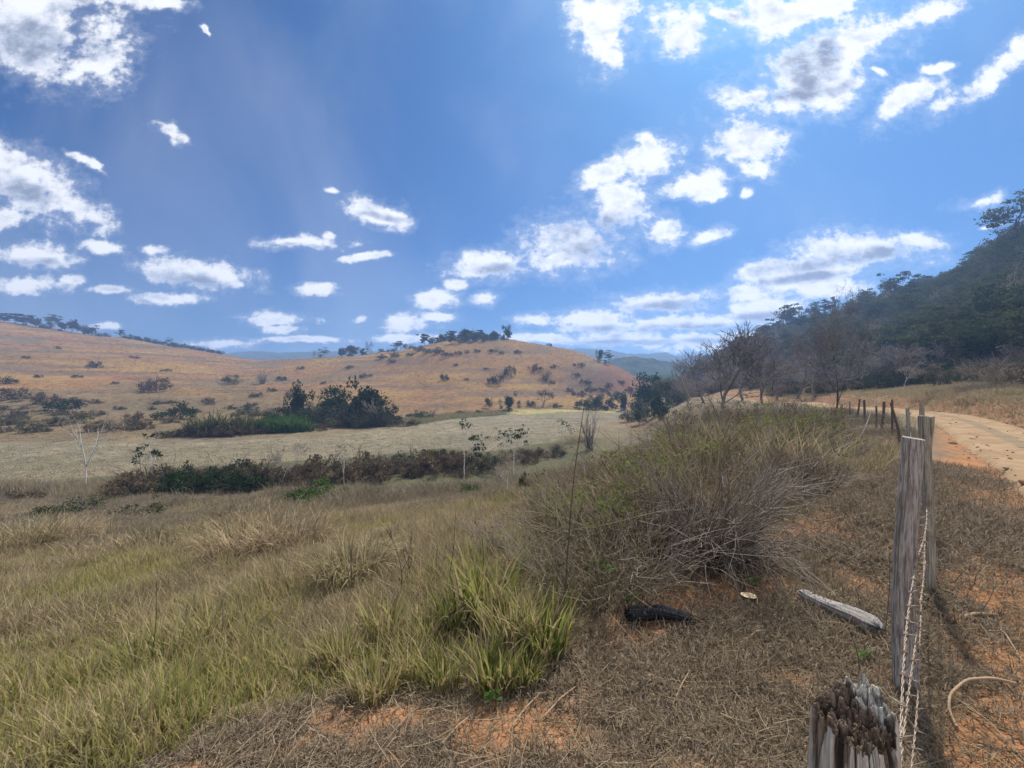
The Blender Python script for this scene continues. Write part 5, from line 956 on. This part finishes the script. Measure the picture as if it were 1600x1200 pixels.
# ------------------------------------------------------------------ scattered cover nobody could count (geometry-node instances)
def ng_scatter(name, coll):
    ng = bpy.data.node_groups.new(name, 'GeometryNodeTree'); ng.interface.new_socket('Geometry', in_out='INPUT', socket_type='NodeSocketGeometry'); ng.interface.new_socket('Geometry', in_out='OUTPUT', socket_type='NodeSocketGeometry')
    n, l = ng.nodes, ng.links; gi, go = n.new('NodeGroupInput'), n.new('NodeGroupOutput')
    ci = n.new('GeometryNodeCollectionInfo'); ci.inputs['Collection'].default_value = coll; ci.inputs['Separate Children'].default_value = True; ci.inputs['Reset Children'].default_value = True
    ip = n.new('GeometryNodeInstanceOnPoints'); ip.inputs['Pick Instance'].default_value = True
    def na(nm, typ): a = n.new('GeometryNodeInputNamedAttribute'); a.data_type = typ; a.inputs[0].default_value = nm; return [o for o in a.outputs if o.enabled][0]
    l.new(gi.outputs[0], ip.inputs['Points']); l.new(ci.outputs[0], ip.inputs['Instance']); l.new(na('idx', 'INT'), ip.inputs['Instance Index']); l.new(na('rot', 'FLOAT_VECTOR'), ip.inputs['Rotation']); l.new(na('scl', 'FLOAT'), ip.inputs['Scale'])
    l.new(ip.outputs[0], go.inputs[0]); return ng
def scatter(name, label, cat, pts, meshes, scl, rng, tiltmax=.15, idx=None):
    coll = bpy.data.collections.new(name + '_source')
    for i, me in enumerate(meshes): coll.objects.link(bpy.data.objects.new('%s_tuft_%02d' % (name, i), me))
    n = len(pts); me = bpy.data.meshes.new(name); me.vertices.add(n); me.vertices.foreach_set('co', pts.astype(np.float32).ravel())
    a = me.attributes.new('rot', 'FLOAT_VECTOR', 'POINT'); a.data.foreach_set('vector', np.stack([rng.normal(0, tiltmax, n), rng.normal(0, tiltmax, n), rng.uniform(0, 6.28, n)], 1).astype(np.float32).ravel())
    a = me.attributes.new('scl', 'FLOAT', 'POINT'); a.data.foreach_set('value', scl.astype(np.float32))
    a = me.attributes.new('idx', 'INT', 'POINT'); a.data.foreach_set('value', (rng.randint(0, len(meshes), n) if idx is None else idx).astype(np.int32))
    o = link(name, me); md = o.modifiers.new('scatter', 'NODES'); md.node_group = ng_scatter(name, coll); tag(o, label, cat, kind='stuff'); return o
def tuft(seed, n, h, wd, spread, lean, curve, m, segs=3):
    mb = MB(); blades(mb, RS(seed), n, h, wd, spread, lean, curve, segs); return mb.mesh('tuft', M[m])
def sample(rng, n, Z0, Z1, s0=-1.32, s1=1.32, pw=1.0):
    """points spread over depth so that nearer ground gets denser cover"""
    Z = np.exp(rng.uniform(math.log(Z0) , math.log(Z1), n)) if pw == 0 else (Z0 ** pw + rng.rand(n) * (Z1 ** pw - Z0 ** pw)) ** (1 / pw)
    s = rng.uniform(s0, s1, n); return Z * s, Z
rng = RS(700)
def P3(x, y, dz=0): return np.stack([x, y, H(x, y) + dz], 1)
# mown litter on the verge
x, y = sample(rng, 130000, .75, 9, pw=.9); d = sdist(LITTER, x, y); n2 = fbm(x / 1.6, y / 1.6, 15, 4); n1 = fbm(x / .35, y / .35, 5, 4)
soil = sst(n2 * 1.1 + n1 * .5 + .20 * np.exp(-(np.abs(d) / .35) ** 2) + BLOB(x, y) + .36 * sst(x - .98 * y, .15, 1.0) * sst(9 - y, 0, 3) - .08, .06, .22)
rdm = sdist(ROADP, x, y); rv_ = sst(x / y, .965, 1.03) * sst(n1 + n2 + .12, -.1, .15); k = (d > -.05) & (rng.rand(len(x)) > np.maximum(soil * .82, rv_ * .72)) & (rdm < -.05); x, y = x[k], y[k]
scatter('dry_grass', 'mown dead grass covering the verge', 'grass', P3(x, y, -.004), [tuft(710 + i, 10, (.018, .060), .0046, .045, 1.15, .8, 'litter', 2) for i in range(5)], rng.uniform(.6, 1.5, len(x)) * np.clip(y / 2.0, .75, 2.2), rng, .3)
# straws lying loose on the verge
def straw_mesh(seed):
    r_ = RS(seed); mb = MB()
    for i in range(5): 
        a = r_.uniform(0, 6.28); L = r_.uniform(.05, .22); p = np.array([r_.uniform(-.15, .15), r_.uniform(-.15, .15), r_.uniform(.004, .02)]); dd = np.array([math.cos(a), math.sin(a), r_.normal(0, .12)])
        tube(mb, [p, p + dd * L * .5 + r_.normal(0, .006, 3), p + dd * L], [.0018, .0016, .001], 3, r_.rand())
    return mb.mesh('straw', M['grass_dry'])
x, y = sample(rng, 7000, .8, 8, pw=1.0); k = (sdist(LITTER, x, y) > -.1) & (sdist(ROADP, x, y) < 0); x, y = x[k], y[k]
scatter('straw_litter', 'loose straws and twigs strewn over the verge', 'straw', P3(x, y), [straw_mesh(720 + i) for i in range(5)], rng.uniform(.6, 1.3, len(x)), rng, .05)
# stones on the road, its edges and the bare soil
def stone_mesh(seed):
    r_ = RS(seed); a = np.linspace(0, 2 * math.pi, 9, endpoint=False); ph = np.linspace(.05, math.pi - .05, 7); V = np.stack([np.sin(ph)[None] * np.cos(a)[:, None], np.sin(ph)[None] * np.sin(a)[:, None], np.repeat(np.cos(ph)[None], 9, 0) * .6], -1).reshape(-1, 3)
    V = V * (1 + .5 * fbm(V[:, 0] * 1.3 + seed, V[:, 1] * 1.3 + V[:, 2], seed, 3))[:, None]; mb = MB(); mb.add(V, grid_faces(9, 7, True), r_.rand()); return mb.mesh('stone', M['stone'])
M['stone'] = mat_leaf('stones_and_clods', [(.16,.085,.045), (.30,.17,.09), (.36,.27,.18), (.22,.14,.08)], 0)
x, y = sample(rng, 16000, .8, 26, -.6, 1.36, pw=.8); rd_ = sdist(ROADP, x, y); n2 = fbm(x / 1.6, y / 1.6, 15, 4); red = sst(x / y, .965, 1.03) * (y < 8)
pk = np.where(rd_ > -.35, .10 + .5 * np.exp(-(rd_ / .3) ** 2), np.where(red > .5, .30, np.where((sdist(LITTER, x, y) > 0) & (n2 > .02), .14, 0))); k = rng.rand(len(x)) < pk; x, y, rd_ = x[k], y[k], rd_[k]
zr_ = np.array([cz[np.argmin((nl2[:, 0] * .5 + fl2[:, 0] * .5 - a_) ** 2 + (nl2[:, 1] * .5 + fl2[:, 1] * .5 - b_) ** 2)] for a_, b_ in zip(x, y)])
z_ = np.where(rd_ > .05, zr_ - .015, H(x, y)); 
scatter('gravel', 'loose stones and clods on the road, its edges and the bare soil', 'gravel', np.stack([x, y, z_ + .002], 1), [stone_mesh(840 + i) for i in range(5)], np.exp(rng.normal(-4.75, .55, len(x))) * np.clip(y / 5, .8, 2.4), rng, .4)
# long grass of the slope, near and far
def slope_pts(n, Z0, Z1, pw, margin=0.02):
    x, y = sample(rng, n, Z0, Z1, pw=pw); d = sdist(LITTER, x, y); px = 800 + F * x / y
    k = (d < -margin) & (sdist(FIELD, x, y) < -.3) & (sdist(ROADP, x, y) < -.8) & ~((px > 1290) & (y > 30)); return x[k], y[k]
x, y = slope_pts(52000, 1.2, 9, 1.0); g = fbm(x / 1.2, y / 1.2, 91, 3) + .22 * (1 - sst(y, 2.0, 5.0)) - .10 - .35 * sst((800 + F * x / y), 820, 960)
idx = np.where(g + rng.normal(0, .12, len(x)) > .05, rng.randint(0, 4, len(x)), np.where(rng.rand(len(x)) < .5, rng.randint(4, 7, len(x)), rng.randint(7, 10, len(x))))
near_m = [tuft(730 + i, 7, (.08, .28), .015, .06, .20, .55, 'grass_clump') for i in range(4)] + [tuft(740 + i, 9, (.10, .30), .010, .07, .25, .6, 'grass_mid') for i in range(3)] + [tuft(745 + i, 9, (.08, .38), .006, .08, .45, .6, 'grass_dry') for i in range(3)]
edge_s = .45 + .55 * sst(-sdist(LITTER, x, y), 0, .5)
scatter('long_grass', 'long mixed green and straw grass on the near slope', 'grass', P3(x, y, -.01), near_m, rng.uniform(.5, 1.2, len(x)) * edge_s * (.75 + 1.3 * np.clip(fbm(x / .8, y / .8, 93, 3), -.3, .5)), rng, .14, idx)
x, y = slope_pts(70000, 8, 34, 1.2); g = fbm(x / 3, y / 3, 92, 3)
idx = np.where(g + rng.normal(0, .1, len(x)) > .08, rng.randint(0, 3, len(x)), rng.randint(3, 6, len(x)))
far_m = [tuft(750 + i, 15, (.12, .42), .030, .22, .3, .7, 'grass_mid', 2) for i in range(3)] + [tuft(755 + i, 15, (.12, .45), .024, .24, .4, .6, 'grass_dry', 2) for i in range(3)]
for i in range(2):
    r_ = RS(758 + i); mb = MB(); arcs(mb, r_, 18, (.2, .55), .008, .22, .35, .5, 3, 3, fork=.6); far_m.append(mb.mesh('tuft', M['weed']))
hum = fbm(x / 2.6, y / 2.6, 94, 4); mauve = fbm(x / 4.5, y / 3.0, 95, 3); idx = np.where(mauve + rng.normal(0, .08, len(x)) > .10, rng.randint(6, 8, len(x)), idx)
scatter('slope_grass', 'rough drying grass covering the slope down to the ditch', 'grass', P3(x, y, -.02), far_m, rng.uniform(.6, 1.3, len(x)) * (.45 + 2.4 * np.clip(hum, -.05, .35)), rng, .14, idx)
# reeds and rank grass in and along the ditch
x, y = sample(rng, 26000, 24, 62, -1.35, .18, pw=1.0); px = 800 + F * x / y
zc = np.interp(px, [-150, 215, 420, 560, 680, 760, 860, 900], [31, 33, 36.5, 39, 42, 43, 50, 60]); dd = y - zc + fbm(x / 5, y / 5, 97, 3) * 5
k = (dd > -5.5) & (dd < 1.6) & (sdist(FIELD, x, y) < .4) & (fbm(x / 3, y / 2, 98, 3) > -.10); x, y, dd = x[k], y[k], dd[k]
scatter('ditch_grass', 'rank brown grass and reeds in the ditch', 'grass', P3(x, y, -.03), [tuft(806 + i, 30, (.3, 1.1), .022, .25, .22, .5, 'weed' if i < 2 else 'grass_dry' if i < 3 else 'grass_mid', 2) for i in range(4)], rng.uniform(.5, 1.2, len(x)) * (.5 + .6 * sst(dd, -4, -1)), rng, .12)
# grass of the flat field, hills and bank
x, y = sample(rng, 60000, 33, 135, -1.35, .4, pw=.6); k = (sdist(FIELD, x, y) > .2) | (sdist(STRIP, x, y) > .2); x, y = x[k], y[k]
st_ = sdist(STRIP, x, y) > 0; idx = np.where(st_ & (x / y * F + 800 < 790), rng.randint(3, 5, len(x)), rng.randint(0, 3, len(x)))
scatter('meadow_grass', 'short dry grass of the flat field', 'grass', P3(x, y, -.03), [tuft(760 + i, 16, (.05, .15), .03, .4, .6, .6, 'grass_pale', 2) for i in range(3)] + [tuft(765 + i, 24, (.3, .7), .05, .4, .2, .5, 'grass_mid', 2) for i in range(2)], rng.uniform(.7, 1.3, len(x)), rng, .08, idx)
x, y = sample(rng, 60000, 56, 330, -1.5, .36, pw=.9); px = 800 + F * x / y; st2 = fbm(x / 30 + H(x, y) * .05, H(x, y) / 1.4 + y / 90, 45, 4); flank = np.exp(-((px - 945) / 55) ** 2) * (y > 140)
k = (rng.rand(len(x)) > .9 * flank) & (rng.rand(len(x)) > .8 * sst(st2, .0, .2)) & (H(x, y) > -6.3) & (sdist(STRIP, x, y) < -1) & (sdist(FIELD, x, y) < -1); x, y = x[k], y[k]
scatter('hill_grass', 'dry ochre grass tufts on the hillsides', 'grass', P3(x, y, -.05), [tuft(770 + i, 14, (.12, .40), .10, .7, .6, .6, 'grass_hill', 2) for i in range(4)], rng.uniform(.4, 1.0, len(x)) * (y / 160) ** .4, rng, .1)
x, y = sample(rng, 120000, 8, 75, .6, 2.3, pw=.8); rd_ = sdist(ROADP, x, y)
bd = np.full(len(x), 1e9); sg = np.zeros(len(x))
for k_ in range(0, len(fl), 3):
    d2 = np.hypot(x - fl[k_, 0], y - fl[k_, 1]); m = d2 < bd; bd[m] = d2[m]; sg[m] = ((x - fl[k_, 0]) * dirs[k_, 1] - (y - fl[k_, 1]) * dirs[k_, 0])[m]
k = (sg > 0) & (bd > .5) & (bd < 22) & (rng.rand(len(x)) < .55 + .45 * sst(bd, 1.2, 3.5)); x, y = x[k], y[k]
scatter('bank_grass', 'short olive grass on the bank beyond the road', 'grass', P3(x, y, -.02), [tuft(780 + i, 16, (.06, .20), .018, .22, .5, .6, 'grass_mid' if i < 2 else 'grass_dry', 2) for i in range(3)], rng.uniform(.6, 1.3, len(x)), rng, .1)
# weeds of the brush bank between the verge and the slope
BANK = poly([(860, 985), (930, 960), (1010, 930), (1090, 890), (1210, 838), (1300, 785), (1355, 742), (1400, 700), (1325, 652), (1290, 645), (1180, 640), (1080, 640), (1000, 690), (930, 740), (860, 800), (820, 850), (800, 900)])
x, y = sample(rng, 22000, 2.2, 38, -.05, .95, pw=1.0); k = (sdist(BANK, x, y) > -.05) & (rng.rand(len(x)) < .18 + .82 * sst(fbm(x / 1.1, y / 1.1, 96, 3), -.05, .2)); x, y = x[k], y[k]
fd = np.full(len(x), 9.); FP = smooth_line(np.array(FENCE), 200)
for p in FP: fd = np.minimum(fd, np.hypot(x - p[0], y - p[1]))
fsc = .3 + .7 * sst(fd, .6, 3.5)
wd_m = []
for i in range(8):
    r_ = RS(790 + i); mb = MB(); arcs(mb, r_, 11, (.25, 1.0), .0055, .16, .32, .5, 5, 3, fork=.6); 
    if i % 4 == 0: lb = leaves(mb, r_, np.stack([r_.normal(0, .12, 14), r_.normal(0, .12, 14), r_.uniform(.15, .6, 14)], 1), (.05, .05, .05), 4, .018)
    wd_m.append(mb.mesh('tuft', M['weed' if i < 5 else 'twig']))
wd_m += [tuft(800 + i, 18, (.3, 1.0), .020, .14, .22, .6, 'grass_mid' if i < 2 else 'grass_clump' if i < 4 else 'grass_dry') for i in range(6)]
scatter('bank_weeds', 'dense dry weeds and stems of the brush bank', 'weeds', P3(x, y, -.02), wd_m, rng.uniform(.26, .72, len(x)) * np.clip(.75 + y / 40, .75, 1.2) * fsc, rng, .15)
# undergrowth filling the wood
x, y = sample(rng, 16000, 30, 330, .38, 2.4, pw=.9); px = 800 + F * x / y
toe = np.interp(px, [1070, 1200, 1300, 1400, 1500, 1600, 1700], [105, 76, 62, 52, 46, 40, 33]); rdg = np.interp(px, [1070, 1200, 1300, 1400, 1500, 1600, 1700], [340, 250, 205, 165, 140, 115, 105]); k = (y > toe) & (y < rdg) & (px > 1060); x, y = x[k], y[k]; t_ = (y - toe[k]) / (rdg[k] - toe[k])
ug = []
for i in range(6):
    r_ = RS(820 + i); mb = MB(); leaves(mb, r_, np.stack([r_.normal(0, .5, 10), r_.normal(0, .5, 10), r_.uniform(.2, .9, 10)], 1), (.4, .4, .3), 26, .10, .5); ug.append(mb.mesh('tuft', M['leaf_wood' if i < 3 else 'leaf_dry']))
for i in range(2):
    r_ = RS(830 + i); mb = MB(); arcs(mb, r_, 60, (.6, 1.4), .012, .6, .35, .4, 4, 3, fork=.5); ug.append(mb.mesh('tuft', M['twig']))
idx = np.where(rng.rand(len(x)) < np.clip(.25 + t_ * .9, 0, .9) * sst(px[k], 1100, 1300), rng.randint(0, 3, len(x)), rng.randint(3, 8, len(x)))
scatter('undergrowth', 'tangled undergrowth filling the wood on the right hill', 'undergrowth', P3(x, y, -.1), ug, rng.uniform(1.0, 2.2, len(x)) * np.clip(y / 90, .6, 1.5), rng, .1, idx)
# ------------------------------------------------------------------ haze: one box of even air
def haze():
    x, y0, y1, z0, z1 = 1700, -700, 1800, -40, 110
    V = [(sx * x, yy_, zz) for sx in (-1, 1) for yy_ in (y0, y1) for zz in (z0, z1)]
    Fc = [(0,1,3,2),(4,6,7,5),(0,4,5,1),(2,3,7,6),(0,2,6,4),(1,5,7,3)]
    m, t, out = mat_new('haze_air'); pv = t.new('ShaderNodeVolumePrincipled'); pv.inputs['Color'].default_value = (.36, .57, 1.0, 1); pv.inputs['Density'].default_value = HAZE; pv.inputs['Anisotropy'].default_value = .35
    t.put(out.inputs['Volume'], pv.outputs[0])
    mb = MB(); mb.add(V, Fc); o = link('haze', mb.mesh('haze', m)); tag(o, kind='stuff')
HAZE = 0.0007
if HAZE: haze()
